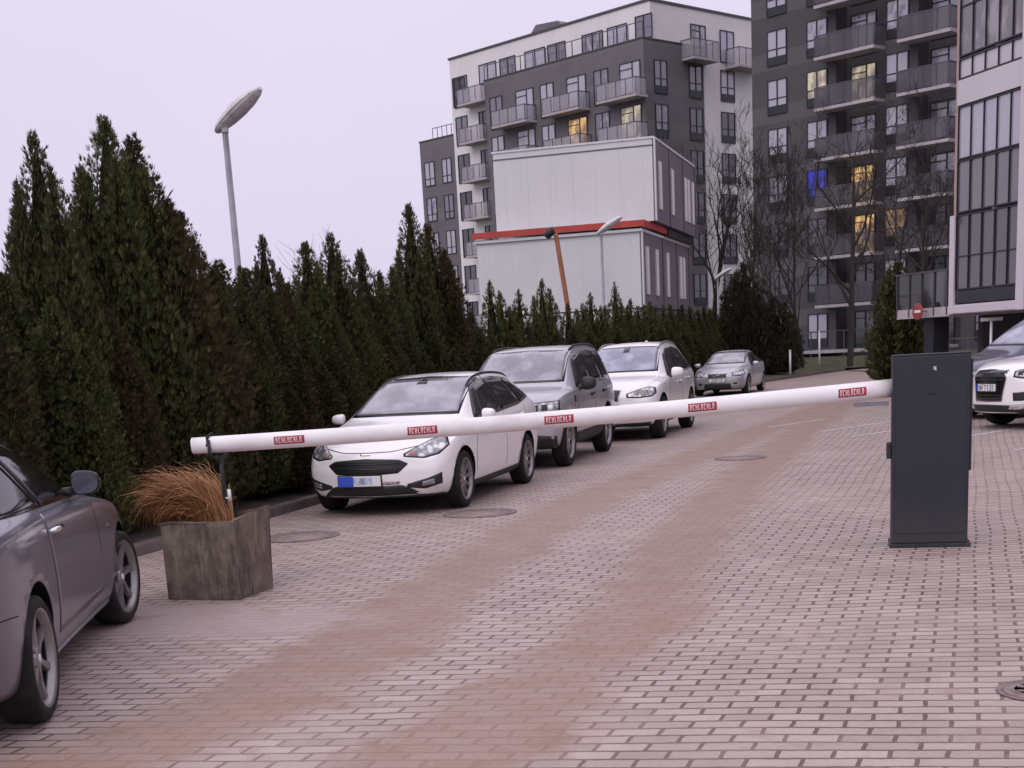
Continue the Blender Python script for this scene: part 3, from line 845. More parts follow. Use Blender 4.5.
class Car:
    """local axes: +x to the rear, +y to the passenger's (right) side, z up; s = distance from the front bumper"""
    def __init__(s, p, root, mat):
        s.p, s.root, s.mat = p, root, mat
        s.build_body()
    def build_body(s):
        p = s.p; L, W = p['L'], p['W']; hw0 = W/2
        st = p['stations']
        bm = bmesh.new()
        rings = []
        def section(x):
            zt = smooth_tab(p['top'], x); zb = min(smooth_tab(p['belt'], x), zt-.035); wb = smooth_tab(p['hw'], x); wt = min(smooth_tab(p['wt'], x), wb*.93)
            b = lerp_tab(p['under'], x); dr = min(lerp_tab(p['dr'], x) if 'dr' in p else .075, (zt-zb)*.55)
            zm = (b+zb)/2; tuck = p.get('tuck', .05)
            pts = [(0,b),(wb*.72,b),(wb-tuck-.03,b+.015),(wb-tuck*.55,b+.09),(wb-.006,zm-.08),(wb,zm+.08),(wb-.008,zb-.07),(wb-.035,zb)]
            w8 = wb-.04
            ze = zt-dr
            for f in (.08,.5,.9): pts.append((w8+(wt-w8)*f + p.get('tumble',.018)*sin(pi*f)*(1 if ze-zb > .15 else 0), zb+(ze-zb)*f))
            pts += [(wt-.03,ze+dr*.42),(wt*.84-.01,zt-dr*.25),(wt*.45,zt-dr*.05),(0,zt)]
            return pts
        nose = p['nose']; tail = p['tail']
        def place(x, y, z):
            wv = max(0, 1-x/.75)**1.4; wv2 = max(0, 1-(L-x)/.6)**1.4
            hwl = hw0*.95
            xx = x + wv*(lerp_tab(nose, z) + p['bow']*(abs(y)/hwl)**2.2) - wv2*(lerp_tab(tail, z) + p.get('bowr',.12)*(abs(y)/hwl)**2.2)
            return Vector((xx-L/2, y, z))
        N = 15
        for x in st:
            sec = section(x)
            r = [bm.verts.new(place(x, y, z)) for y, z in sec]
            l = [r[0]] + [bm.verts.new(place(x, -y, z)) for y, z in sec[1:-1]] + [r[-1]]
            rings.append((r, l, sec, x))
        for (ra, la, _, _), (rb, lb, _, _) in zip(rings, rings[1:]):
            for i in range(N-1):
                bm.faces.new((ra[i], ra[i+1], rb[i+1], rb[i]))
                bm.faces.new((la[i+1], la[i], lb[i], lb[i+1]))
        for (r, l, sec, x), fl in ((rings[0], 1), (rings[-1], -1)):
            cols_ = [-.5, 0, .5]
            rows = []
            for i in range(N):
                if i in (0, N-1): rows.append([r[i]]*5); continue
                y, z = sec[i]
                rows.append([l[i]] + [bm.verts.new(place(x, y*c, z)) for c in cols_] + [r[i]])
            for i in range(N-1):
                for k in range(4):
                    q = []
                    for v in (rows[i][k], rows[i][k+1], rows[i+1][k+1], rows[i+1][k]):
                        if v not in q: q.append(v)
                    if len(q) > 2: bm.faces.new(q if fl > 0 else q[::-1])
        bmesh.ops.recalc_face_normals(bm, faces=bm.faces)
        me = bpy.data.meshes.new('body'); bm.to_mesh(me); bm.free()
        o = bpy.data.objects.new('body', me); col.objects.link(o)
        ms = o.modifiers.new('s', 'SUBSURF'); ms.levels = 2; ms.render_levels = 2
        dg = bpy.context.evaluated_depsgraph_get(); dg.update()
        ev = o.evaluated_get(dg)
        smooth_me = bpy.data.meshes.new_from_object(ev)
        b2 = bmesh.new(); b2.from_mesh(smooth_me)
        s.bvh = BVHTree.FromBMesh(b2)
        b2.free()
        # wheel arches
        o.modifiers.clear(); o.data = smooth_me; bpy.data.meshes.remove(me)
        ra = p['arch']
        cb = MB()
        for sx_ in (p['fo'], p['fo']+p['wb']):
            for sg in (1, -1):
                Mx = Matrix.Translation((sx_-L/2, sg*(hw0+.15), p['wr']+p.get('archz', 0))) @ Matrix.Rotation(pi/2, 4, 'X')
                cb.lathe([(ra, -.42), (ra, .42)], 44, Mx)
        c = cb.build('cutter', M['seam'])
        mo = o.modifiers.new('b', 'BOOLEAN'); mo.operation = 'DIFFERENCE'; mo.solver = 'EXACT'; mo.object = c
        dg = bpy.context.evaluated_depsgraph_get(); dg.update()
        fin = bpy.data.meshes.new_from_object(o.evaluated_get(dg))
        o.modifiers.clear(); o.data = fin; bpy.data.meshes.remove(smooth_me)
        cm = c.data; bpy.data.objects.remove(c); bpy.data.meshes.remove(cm)
        fin.name = 'body'
        fin.materials.clear(); fin.materials.append(s.mat); fin.materials.append(M['seam'])
        for f in fin.polygons:
            f.use_smooth = True; f.material_index = 0
            cx, cy, cz = f.center
            for sx_ in (p['fo'], p['fo']+p['wb']):
                dx, dz = cx+L/2-sx_, cz-p['wr']-p.get('archz', 0)
                rr = math.hypot(dx, dz)
                if rr < ra+.012 and abs(cy) < hw0-.0 and (abs(f.normal.y) > .95 and abs(cy) < hw0-.2 or abs(f.normal.y) < .35 and rr > ra-.02): f.material_index = 1; f.use_smooth = False
            if f.normal.z < -.6 and cz < lerp_tab(p['under'], cx+L/2)+.03: f.material_index = 1
        # sharp edge where the arch meets the body
        o.parent = s.root
        s.body = o
    # --- surface patches: real thin shells lying on the body
    def patch(s, name, lower, upper, mat, view='front', off=.004, nu=14, nv=6, thick=.012, parent=None, side=1, ang=0, far=6.):
        L = s.p['L']; bm = bmesh.new()
        if view == 'front': base, dr, ux = Vector((-L/2+.35 if ang else 0,0,0)), Vector((cos(ang),sin(ang),0)), Vector((-sin(ang),cos(ang),0))
        elif view == 'rear': base, dr, ux = Vector((0,0,0)), Vector((-cos(ang),-sin(ang),0)), Vector((-sin(ang),cos(ang),0))
        else: base, dr, ux = Vector((-L/2,0,0)), Vector((0,-side,0)), Vector((1,0,0))
        def at(poly, t):
            ln = [0]
            for a, b in zip(poly, poly[1:]): ln.append(ln[-1]+math.hypot(b[0]-a[0], b[1]-a[1]))
            q = t*ln[-1]
            for i in range(len(poly)-1):
                if q <= ln[i+1] or i == len(poly)-2:
                    f = (q-ln[i])/max(1e-6, ln[i+1]-ln[i]); a, b = poly[i], poly[i+1]
                    return (a[0]+(b[0]-a[0])*f, a[1]+(b[1]-a[1])*f)
        front, back = [], []
        for i in range(nu+1):
            a = at(lower, i/nu); b = at(upper, i/nu); rf, rb = [], []
            for j in range(nv+1):
                u = a[0]+(b[0]-a[0])*j/nv; z = a[1]+(b[1]-a[1])*j/nv
                if view == 'top':
                    org = Vector((u-L/2, z, 6)); h = s.bvh.ray_cast(org, Vector((0,0,-1)))
                else:
                    org = base + ux*u + Vector((0,0,z)) - dr*far
                    h = s.bvh.ray_cast(org, dr)
                    for q in range(1, 16):
                        if h[0] is not None: break
                        h = s.bvh.ray_cast(org + Vector((0,0,.0023*(q % 3 - 1))) - ux*u*(.004*q) , dr)
                if h[0] is None:
                    q = s.bvh.find_nearest(org + dr*(far-(.8 if view != 'front' else L/2-.2)))
                    loc, nr = q[0], q[1]
                else: loc, nr = h[0], h[1]
                rf.append(bm.verts.new(loc + nr*off)); rb.append(bm.verts.new(loc - nr*thick))
            front.append(rf); back.append(rb)
        for i in range(nu):
            for j in range(nv):
                f = bm.faces.new((front[i][j], front[i+1][j], front[i+1][j+1], front[i][j+1])); f.smooth = True
                bm.faces.new((back[i][j], back[i][j+1], back[i+1][j+1], back[i+1][j]))
        for i in range(nu):
            bm.faces.new((front[i][0], back[i][0], back[i+1][0], front[i+1][0])); bm.faces.new((front[i][nv], front[i+1][nv], back[i+1][nv], back[i][nv]))
        for j in range(nv):
            bm.faces.new((front[0][j], front[0][j+1], back[0][j+1], back[0][j])); bm.faces.new((front[nu][j], back[nu][j], back[nu][j+1], front[nu][j+1]))
        bmesh.ops.recalc_face_normals(bm, faces=bm.faces)
        me = bpy.data.meshes.new(name); bm.to_mesh(me); bm.free(); me.materials.append(mat)
        o = bpy.data.objects.new(name, me); col.objects.link(o); o.parent = parent or s.root
        return o
    def seam(s, pts, view='side', side=1, wd=.009, off=.0015, name='seam', parent=None, mat=None):
        lo, up = [], []
        for i, (u, z) in enumerate(pts):
            a = pts[max(0, i-1)]; b = pts[min(len(pts)-1, i+1)]
            d = Vector((b[0]-a[0], b[1]-a[1])).normalized(); n = Vector((-d.y, d.x))*wd/2
            lo.append((u-n.x, z-n.y)); up.append((u+n.x, z+n.y))
        return s.patch(name, lo, up, mat or M['seam'], view, off, nu=max(8, 5*len(pts)), nv=1, thick=.006, side=side, parent=parent)
    def hit_side(s, sx_, z, side):
        h = s.bvh.ray_cast(Vector((sx_-s.p['L']/2, side*5, z)), Vector((0,-side,0)))
        return h[0], h[1]
    def hit_front(s, y, z):
        h = s.bvh.ray_cast(Vector((-6, y, z)), Vector((1,0,0)))
        return h[0], h[1]
    def wheels(s, spokes=5, style='split', steer=0, rim=.72, tw=.215, dark=False):
        p = s.p; R_ = p['wr']; r = R_*rim
        t = MB()
        hwid = tw/2
        # axis along local z, outer face at +z
        t.lathe([(r*.97,-hwid*.8),(r*1.03,-hwid*.98),(R_*.90,-hwid),(R_*.975,-hwid*.86),(R_,-hwid*.6),(R_,hwid*.6),(R_*.975,hwid*.86),(R_*.90,hwid),(r*1.03,hwid*.98),(r*.97,hwid*.8)], 44, closed=True)
        tm = t.build('tyre', M['rubber'])
        w_ = MB()
        w_.lathe([(r*.2,-hwid*.7),(r*.985,-hwid*.7),(r*.985,hwid*.55),(r*.9,hwid*.42),(r*.86,0.0),(r*.2,-.01)], 36)
        wm = w_.build('wheel', M['dark_alloy'])
        m = MB()
        m.lathe([(r*.90,hwid*.45),(r*1.0,hwid*.70),(r*1.035,hwid*.96),(r*1.02,hwid*.99),(r*.96,hwid*.88),(r*.92,hwid*.6)], 44, closed=True)
        zf = hwid*.78
        m.lathe([(r*.24,zf*.3),(r*.24,zf*.82),(r*.19,zf*.92),(r*.1,zf*.92),(r*.09,zf*.86),(.002,zf*.86)], 20)
        arms = []
        if style == 'split':
            for k in range(spokes):
                a = 2*pi*k/spokes
                arms += [(a-.02, a-.20), (a+.02, a+.20)]
            wi, wo = .085, .075
        elif style == 'wide':
            arms = [(2*pi*k/spokes, 2*pi*k/spokes) for k in range(spokes)]; wi, wo = .17, .26
        elif style == 'swirl':
            arms = [(2*pi*k/spokes, 2*pi*k/spokes+.22) for k in range(spokes)]; wi, wo = .15, .25
        elif style == 'coupe':
            arms = [(2*pi*k/spokes, 2*pi*k/spokes) for k in range(spokes)]; wi, wo = .075, .115
        else:
            arms = [(2*pi*k/spokes, 2*pi*k/spokes) for k in range(spokes)]; wi, wo = .10, .11
        for a0, a1 in arms:
            p0 = Vector((cos(a0), sin(a0), 0))*r*.17; p1 = Vector((cos(a1), sin(a1), 0))*r*.95
            d = (p1-p0).normalized(); n = Vector((-d.y, d.x, 0))
            pm = p0.lerp(p1, .5)
            za, zm_, zb = zf*.86, zf*.80, zf*.90
            secs = [(p0, wi*r, za), (pm, (wi+wo)*.47*r, zm_), (p1, wo*r, zb)]
            for (qa, wa, ha), (qb, wb_, hb) in zip(secs, secs[1:]):
                m.hexa([qa-n*wa+Vector((0,0,ha-.03)), qb-n*wb_+Vector((0,0,hb-.03)), qb+n*wb_+Vector((0,0,hb-.03)), qa+n*wa+Vector((0,0,ha-.03)),
                        qa-n*wa*.75+Vector((0,0,ha)), qb-n*wb_*.75+Vector((0,0,hb)), qb+n*wb_*.75+Vector((0,0,hb)), qa+n*wa*.75+Vector((0,0,ha))])
        rm = m.build('rim', M['alloy'])
        hub = MB(); hub.lathe([(r*.09,zf*.86),(r*.09,zf*.95),(r*.075,zf*.965),(.001,zf*.965)], 16); hb_ = hub.build('hub_cap', M['plate_white'] if not dark else M['gloss_black'])
        first = True
        for sx_ in (p['fo'], p['fo']+p['wb']):
            for sg in (-1, 1):
                wo_ = wm if first else wm.copy()
                if not first: col.objects.link(wo_)
                wo_.parent = s.root
                wo_.location = (sx_-p['L']/2, sg*(p['W']/2-hwid-p.get('inset', .02)), R_)
                rz = steer if sx_ == p['fo'] else 0
                wo_.rotation_euler = (Matrix.Rotation(rz, 3, 'Z') @ Matrix.Rotation(-sg*pi/2, 3, 'X') @ Matrix.Rotation(rnd.random()*6, 3, 'Z')).to_euler()
                for c in (tm, rm, hb_):
                    c2 = c if first else c.copy()
                    if not first: col.objects.link(c2)
                    c2.parent = wo_
                first = False
    def mirror(s, sx_, z, side, mat, w_=.20, h=.13, d=.10, glass=True):
        loc, nr = s.hit_side(sx_, z, side)
        O = loc + Vector((.0, side*.03, .0))
        c = O + Vector((-.01, side*(w_*.5+.015), h*.35))
        mb = MB()
        # shell: rounded pod
        bm = mb.bm
        bmesh.ops.create_uvsphere(bm, u_segments=20, v_segments=12, radius=1)
        for v in bm.verts:
            x, y, zz = v.co
            x2 = x*d*(.85 if x < 0 else .3)
            ysc = w_*.5; f = 1 - .18*(y*side)
            e = .66
            yy = math.copysign(abs(y)**e, y)*ysc; zq = math.copysign(abs(zz)**e, zz)*h*.5*f
            v.co = c + Vector((x2, yy, zq))
        for f in bm.faces: f.smooth = True
        pod = mb.build('mirror', mat, s.root, smooth=True)
        mb = MB(); mb.tube([O-Vector((0,side*.06,.01)), c+Vector((.0,-side*w_*.38,-h*.3))], [.035,.025], 8); mb.build('arm', M['black_plastic'], pod)
        if glass:
            mb = MB(); n = 24
            pts = []
            for k in range(n):
                a = 2*pi*k/n; yy = math.copysign(abs(cos(a))**.75, cos(a))*w_*.44; zq = math.copysign(abs(sin(a))**.75, sin(a))*h*.43*(1-.18*cos(a)*side)
                pts.append(c + Vector((d*.37, yy, zq)))
            mb.face(pts); back = [q - Vector((.02,0,0)) for q in pts]
            for k in range(n): mb.face([pts[k], pts[(k+1)%n], back[(k+1)%n], back[k]])
            mb.build('mirror_glass', M['mirror_glass'], pod)
        return pod
    def handle(s, sx_, z, side, mat, parent=None, ln=.19):
        loc, nr = s.hit_side(sx_, z, side)
        mb = MB(); o_ = .036
        mb.tube([loc+Vector((-ln/2,0,0)), loc+Vector((-ln*.38,side*o_,.004)), loc+Vector((ln*.38,side*o_,.006)), loc+Vector((ln/2,0,0))], [.010,.016,.016,.010], 8)
        mb.build('door_handle', mat, parent or s.root)
        s.patch('handle_cup', [(sx_-ln*.42,z-.03),(sx_+ln*.42,z-.03)], [(sx_-ln*.42,z+.02),(sx_+ln*.42,z+.02)], M['seam'], 'side', .001, 4, 2, .004, parent=parent, side=side)
    def plate(s, y, z, ztilt, text=None, blur=False, w_=.52, h=.112, pop=.022, ln='plate'):
        pts = [s.hit_front(y+a, z)[0] for a in (-w_/2, 0, w_/2)]
        x0 = min(p.x for p in pts)-pop
        mb = MB(); mb.box(x0, x0+.012, y-w_/2, y+w_/2, z-h/2, z+h/2)
        pl = mb.build('licence_plate', M['plate_white'], s.root, bevel=.003)
        mb = MB(); mb.box(x0-.002, x0+.2, y-w_/2-.012, y+w_/2+.012, z-h/2-.012, z-h/2-.001); mb.box(x0+.013, x0+.2, y-w_/2-.01, y+w_/2+.01, z-h/2-.01, z+h/2+.01)
        mb.build('plate_holder', M['black_plastic'], pl)
        return pl, x0
    def rails(s, s0, s1, mat, lift=.035, rad=.017):
        for sg in (-1, 1):
            pts = []
            n = 14
            for k in range(n+1):
                x = s0+(s1-s0)*k/n
                y = (smooth_tab(s.p['wt'], x)-.055)*sg
                h = s.bvh.ray_cast(Vector((x-s.p['L']/2, y, 5)), Vector((0,0,-1)))
                e = min(k, n-k)/2.
                pts.append(h[0]+Vector((0,0,lift*min(1, e)-.004)))
            mb = MB(); mb.tube(pts, rad, 8); mb.build('roof_rail', mat, s.root)

def glyphs(car, pl, x0, y, z, text, w_=.40, h=.075, mat=None):
    """raised plate characters built from strokes; read from in front (car forward is -x, right side is +y)"""
    seg = {'N':[(0,0,0,1),(0,1,1,0),(1,0,1,1)],'F':[(0,0,0,1),(0,1,1,1),(0,.5,.8,.5)],'T':[(0,1,1,1),(.5,0,.5,1)],'1':[(.5,0,.5,1),(.2,.8,.5,1)],'0':[(0,0,1,0),(1,0,1,1),(1,1,0,1),(0,1,0,0)],
           '3':[(0,1,1,1),(1,1,1,0),(0,0,1,0),(.3,.5,1,.5)],'J':[(1,1,1,0),(0,0,1,0),(0,.3,0,0)],'8':[(0,0,1,0),(1,0,1,1),(1,1,0,1),(0,1,0,0),(0,.5,1,.5)],'E':[(0,0,0,1),(0,1,1,1),(0,.5,.8,.5),(0,0,1,0)]}
    mb = MB(); n = len(text); cw = w_/n
    for i, ch in enumerate(text):
        for a in seg.get(ch, []):
            # viewer standing in front sees +y on the left: run the text from +y to -y
            p0 = Vector((0, y + w_/2 - (i+.18+a[0]*.6)*cw, z-h/2+a[1]*h)); p1 = Vector((0, y + w_/2 - (i+.18+a[2]*.6)*cw, z-h/2+a[3]*h))
            d = (p1-p0).normalized(); nn = Vector((0,-d.z,d.y))*.006
            p0 -= d*.006; p1 += d*.006
            q = [p0-nn, p1-nn, p1+nn, p0+nn]
            mb.hexa([Vector((x0-.0016,v.y,v.z)) for v in q] + [Vector((x0+.001,v.y,v.z)) for v in q])
    mb.build('registration', mat or M['plate_ink'], pl)

def pose(root, p, contact, which, bearing):
    """put the outer contact point of one wheel on the given ground point; bearing = heading, degrees clockwise from +y"""
    a = R(bearing); F = Vector((sin(a), cos(a), 0))
    rz = math.atan2(-F.y, -F.x)
    lx = p['fo']-p['L']/2 + (p['wb'] if which[0] == 'r' else 0)
    ly = (p['W']/2-.02)*(1 if which[1] == 'r' else -1)
    off = Matrix.Rotation(rz, 3, 'Z') @ Vector((lx, ly, 0))
    root.location = (contact[0]-off.x, contact[1]-off.y, .004)
    root.rotation_euler = (0, 0, rz)

def mir(pts): return [(-u, z) for u, z in pts]
G_CAR = 'parked cars along the lane'

def two_windows(c, mat_trim, lower, upper, panes, side, off=.004):
    """black surround with separate panes on one side"""
    sur = c.patch('window_surround', lower, upper, mat_trim, 'side', off, 26, 6, .01, side=side)
    for lo, up in panes:
        c.patch('side_window', lo, up, M['side_glass'], 'side', off+.004, 12, 6, .003, side=side)
    return sur

# ---- white estate car
M['white_paint'] = paint('white_car_paint', (.87,.855,.87), 0, .28, dirt=(.58,.52,.49), dz=.32)
def estate():
    root = empty('estate_car', label='white estate car with black grille, first car parked beyond the boom', cat='car', group=G_CAR)
    p = dict(L=4.56, W=1.84, fo=.90, wb=2.65, wr=.322, arch=.375, bow=.30, bowr=.16, inset=.015,
        stations=[0,.05,.16,.36,.62,.95,1.22,1.38,1.62,1.9,2.15,2.45,2.8,3.2,3.6,3.95,4.18,4.34,4.46,4.53,4.56],
        top=[(0,.70),(.05,.745),(.16,.79),(.36,.84),(.62,.89),(.95,.955),(1.22,1.0),(1.38,1.075),(1.9,1.33),(2.15,1.42),(2.45,1.475),(2.8,1.495),(3.4,1.485),(3.95,1.43),(4.18,1.33),(4.4,1.08),(4.53,.9),(4.56,.78)],
        belt=[(0,.58),(.16,.66),(.36,.735),(.62,.80),(1.22,.91),(2.0,.945),(3.0,.985),(3.8,1.03),(4.2,1.04),(4.46,.95),(4.56,.72)],
        hw=[(0,.72),(.05,.78),(.16,.83),(.36,.875),(.7,.905),(1.2,.915),(2.4,.92),(3.6,.915),(4.1,.895),(4.4,.84),(4.56,.72)],
        wt=[(0,.52),(.16,.66),(.36,.72),(.95,.77),(1.22,.765),(1.5,.72),(1.9,.655),(2.3,.615),(2.8,.60),(3.6,.585),(4.1,.565),(4.3,.6),(4.56,.56)],
        under=[(0,.22),(.16,.19),(.5,.17),(4.2,.19),(4.45,.27),(4.56,.34)],
        nose=[(.2,.10),(.32,.02),(.5,0),(.64,.03),(.8,.12)], tail=[(.2,.14),(.45,.02),(.7,0),(1.0,.1)], tuck=.07)
    c = Car(p, root, M['white_paint'])
    # windscreen with black edge
    c.patch('windscreen_surround', [(-.695,1.03),(-.4,1.035),(0,1.035),(.4,1.035),(.695,1.03)], [(-.60,1.435),(0,1.455),(.60,1.435)], M['gloss_black'], 'front', .003, 20, 10)
    ws = c.patch('windscreen', [(-.665,1.06),(-.4,1.062),(0,1.065),(.4,1.062),(.665,1.06)], [(-.585,1.415),(0,1.435),(.585,1.415)], M['screen_glass'], 'front', .006, 20, 10, .003)
    c.patch('mirror_mount', [(-.07,1.37),(.07,1.37)], [(-.05,1.42),(.05,1.42)], M['gloss_black'], 'front', .008, 4, 2, .002, parent=ws)
    for sd in (-1, 1):
        sur = two_windows(c, M['gloss_black'], [(1.50,.965),(2.4,.99),(3.3,1.035),(4.02,1.12)], [(2.02,1.33),(2.35,1.40),(3.0,1.415),(3.6,1.38),(4.02,1.15)],
            [([(1.78,1.0),(2.52,1.015)], [(2.10,1.31),(2.54,1.385)]), ([(2.60,1.02),(3.42,1.06)], [(2.60,1.39),(3.30,1.375)]), ([(3.50,1.07),(3.94,1.13)], [(3.38,1.37),(3.62,1.345),(3.94,1.155)])], sd)
        c.seam([(1.34,.36),(1.32,.6),(1.40,.85),(1.52,.95)], side=sd); c.seam([(2.56,.34),(2.56,.7),(2.56,.98)], side=sd); c.seam([(3.36,.55),(3.55,.78),(3.50,1.02)], side=sd)
        c.patch('sill_trim', [(1.25,.19),(3.2,.2)], [(1.25,.27),(3.2,.30)], M['black_plastic'], 'side', .006, 12, 3, side=sd)
        c.handle(2.36, .88, sd, s_white); c.handle(3.28, .92, sd, s_white)
        c.mirror(1.64, .965, sd, M['white_paint'], .175, .125, .10)
        # front lamps: swept wedge round the corner
        hl = c.patch('headlight', [(.31*sd,.655),(.52*sd,.63),(.69*sd,.66),(.82*sd,.735)], [(.31*sd,.672),(.46*sd,.735),(.65*sd,.80),(.82*sd,.825)], M['lamp_clear'], 'front', .006, 14, 6, ang=R(-26)*sd)
        c.patch('indicator', [(.36*sd,.660),(.44*sd,.652)], [(.36*sd,.682),(.44*sd,.705)], M['lamp_amber'], 'front', .009, 4, 3, .002, parent=hl, ang=R(-26)*sd)
        c.patch('headlight_rim', [(.29*sd,.645),(.52*sd,.618),(.70*sd,.648),(.84*sd,.735)], [(.29*sd,.678),(.46*sd,.745),(.65*sd,.81),(.84*sd,.837)], M['gloss_black'], 'front', .003, 14, 6, ang=R(-26)*sd)
        fg = c.patch('fog_lamp_recess', [(.35*sd,.315),(.55*sd,.29),(.75*sd,.335)], [(.35*sd,.35),(.61*sd,.41),(.75*sd,.455)], M['black_plastic'], 'front', .005, 10, 4, ang=R(-20)*sd)
        c.patch('fog_lamp', [(.52*sd,.318),(.66*sd,.335)], [(.52*sd,.365),(.66*sd,.395)], M['lamp_clear'], 'front', .009, 5, 3, .002, parent=fg, ang=R(-20)*sd)
        c.patch('tail_light', [(4.30,.80),(4.5,.82)], [(4.26,1.0),(4.42,1.02)], M['lamp_red'], 'side', .005, 6, 4, side=sd)
        c.seam([(.60,.735),(.72,.80),(.74,.86)], 'front', wd=.008) if False else None
    g = c.patch('grille', [(-.48,.565),(-.38,.475),(0,.455),(.38,.475),(.48,.565)], [(-.48,.575),(-.39,.62),(0,.64),(.39,.62),(.48,.575)], M['grille_black'], 'front', .004, 22, 6)
    for z in (.52,.575):
        w_ = .39 if z < .58 else .36
        c.patch('grille_bar', [(-w_,z),(w_,z)], [(-w_,z+.010),(w_,z+.010)], M['gloss_black'], 'front', .010, 18, 1, .004, parent=g)
    c.patch('lower_intake', [(-.66,.2),(0,.19),(.66,.2)], [(-.50,.30),(-.42,.345),(0,.335),(.42,.345),(.50,.30)], M['black_plastic'], 'front', .004, 16, 4)
    c.patch('front_lip', [(-.86,.185),(0,.18),(.86,.185)], [(-.86,.225),(0,.22),(.86,.225)], M['black_plastic'], 'front', .008, 18, 2)
    c.patch('bumper_scuff', [(-.37,.352),(-.15,.35)], [(-.39,.385),(-.15,.395)], M['scuff'], 'front', .003, 6, 2, .004)
    c.seam([(-.60,.755),(-.3,.705),(0,.70),(.3,.705),(.60,.755)], 'front', wd=.007)
    em = c.patch('bonnet_badge', [(-.06,.672),(.06,.672)], [(-.06,.692),(.06,.692)], M['chrome'], 'front', .008, 8, 2)
    pl, x0 = c.plate(.08, .40, 0)
    mb = MB(); mb.box(x0-.003, x0+.002, .34-.19, .34, .345, .455); mb.build('blue_band', M['plate_blue'], pl)
    mb = MB(); mb.box(x0-.003, x0+.002, -.08, .15, .365, .436); mb.build('worn_registration', M['plate_smear'], pl)
    c.patch('rear_window', [(-.6,1.08),(.6,1.08)], [(-.52,1.38),(.52,1.38)], M['side_glass'], 'rear', .005, 12, 6)
    c.rails(2.0, 4.05, M['black_plastic'], .014, .016)
    c.wheels(10, 'plain')
    return root, p
s_white = M['white_paint']
M['scuff'] = simple('scuffed_bumper', (.35,.31,.30), .7, var=.4, scale=20)
M['plate_smear'] = simple('plate_smear', (.42,.45,.62), .5, var=.5, scale=14)
def grille_mat():
    m, nt, b = new_mat('grille_mesh')
    co = objco(nt)
    wv = nd(nt, "ShaderNodeTexBrick"); wv.inputs["Scale"].default_value = 1; wv.inputs["Brick Width"].default_value = .03; wv.inputs["Row Height"].default_value = .018; wv.inputs["Mortar Size"].default_value = .004
    mp = nd(nt, "ShaderNodeMapping"); mp.inputs["Rotation"].default_value = (0, R(90), 0); nt.links.new(co, mp.inputs[0])
    sw = nd(nt, "ShaderNodeCombineXYZ"); sp = nd(nt, "ShaderNodeSeparateXYZ"); nt.links.new(co, sp.inputs[0])
    nt.links.new(sp.outputs[1], sw.inputs[0]); nt.links.new(sp.outputs[2], sw.inputs[1]); nt.links.new(sw.outputs[0], wv.inputs["Vector"])
    nt.links.new(mixc(nt, wv.outputs["Fac"], (.003,.003,.004), (.010,.010,.011)), b.inputs["Base Color"]); b.inputs["Roughness"].default_value = .45
    return m
M['grille_black'] = grille_mat()
car_root, car_p = estate()
pose(car_root, car_p, (-5.08, 15.12), 'fl', 180.3); car_root.scale = (1, 1, 1.03)
def front_set(c, sd, lens, rim=None, mat='lamp_clear', ang=24, off=.006):
    a = R(-ang)*sd
    if rim: c.patch('headlight_rim', [(u*sd, z) for u, z in rim[0]], [(u*sd, z) for u, z in rim[1]], M['gloss_black'], 'front', off-.003, 12, 6, ang=a)
    return c.patch('headlight', [(u*sd, z) for u, z in lens[0]], [(u*sd, z) for u, z in lens[1]], M[mat], 'front', off, 12, 6, ang=a)
def fp(c, name, lo, up, mat, off=.005, nu=16, nv=5, parent=None):
    return c.patch(name, lo, up, M[mat], 'front', off, nu, nv, parent=parent)
def screen(c, zl, wl, zu, wu, mat='screen_glass', edge=.035):
    c.patch('windscreen_surround', [(-wl,zl),(0,zl+.005),(wl,zl)], [(-wu,zu),(0,zu+.02),(wu,zu)], M['gloss_black'], 'front', .003, 20, 10)
    e = edge
    return c.patch('windscreen', [(-wl+e,zl+e*.8),(0,zl+.005+e*.8),(wl-e,zl+e*.8)], [(-wu+e*.6,zu-e*.7),(0,zu+.02-e*.7),(wu-e*.6,zu-e*.7)], M[mat], 'front', .006, 20, 10, .003)

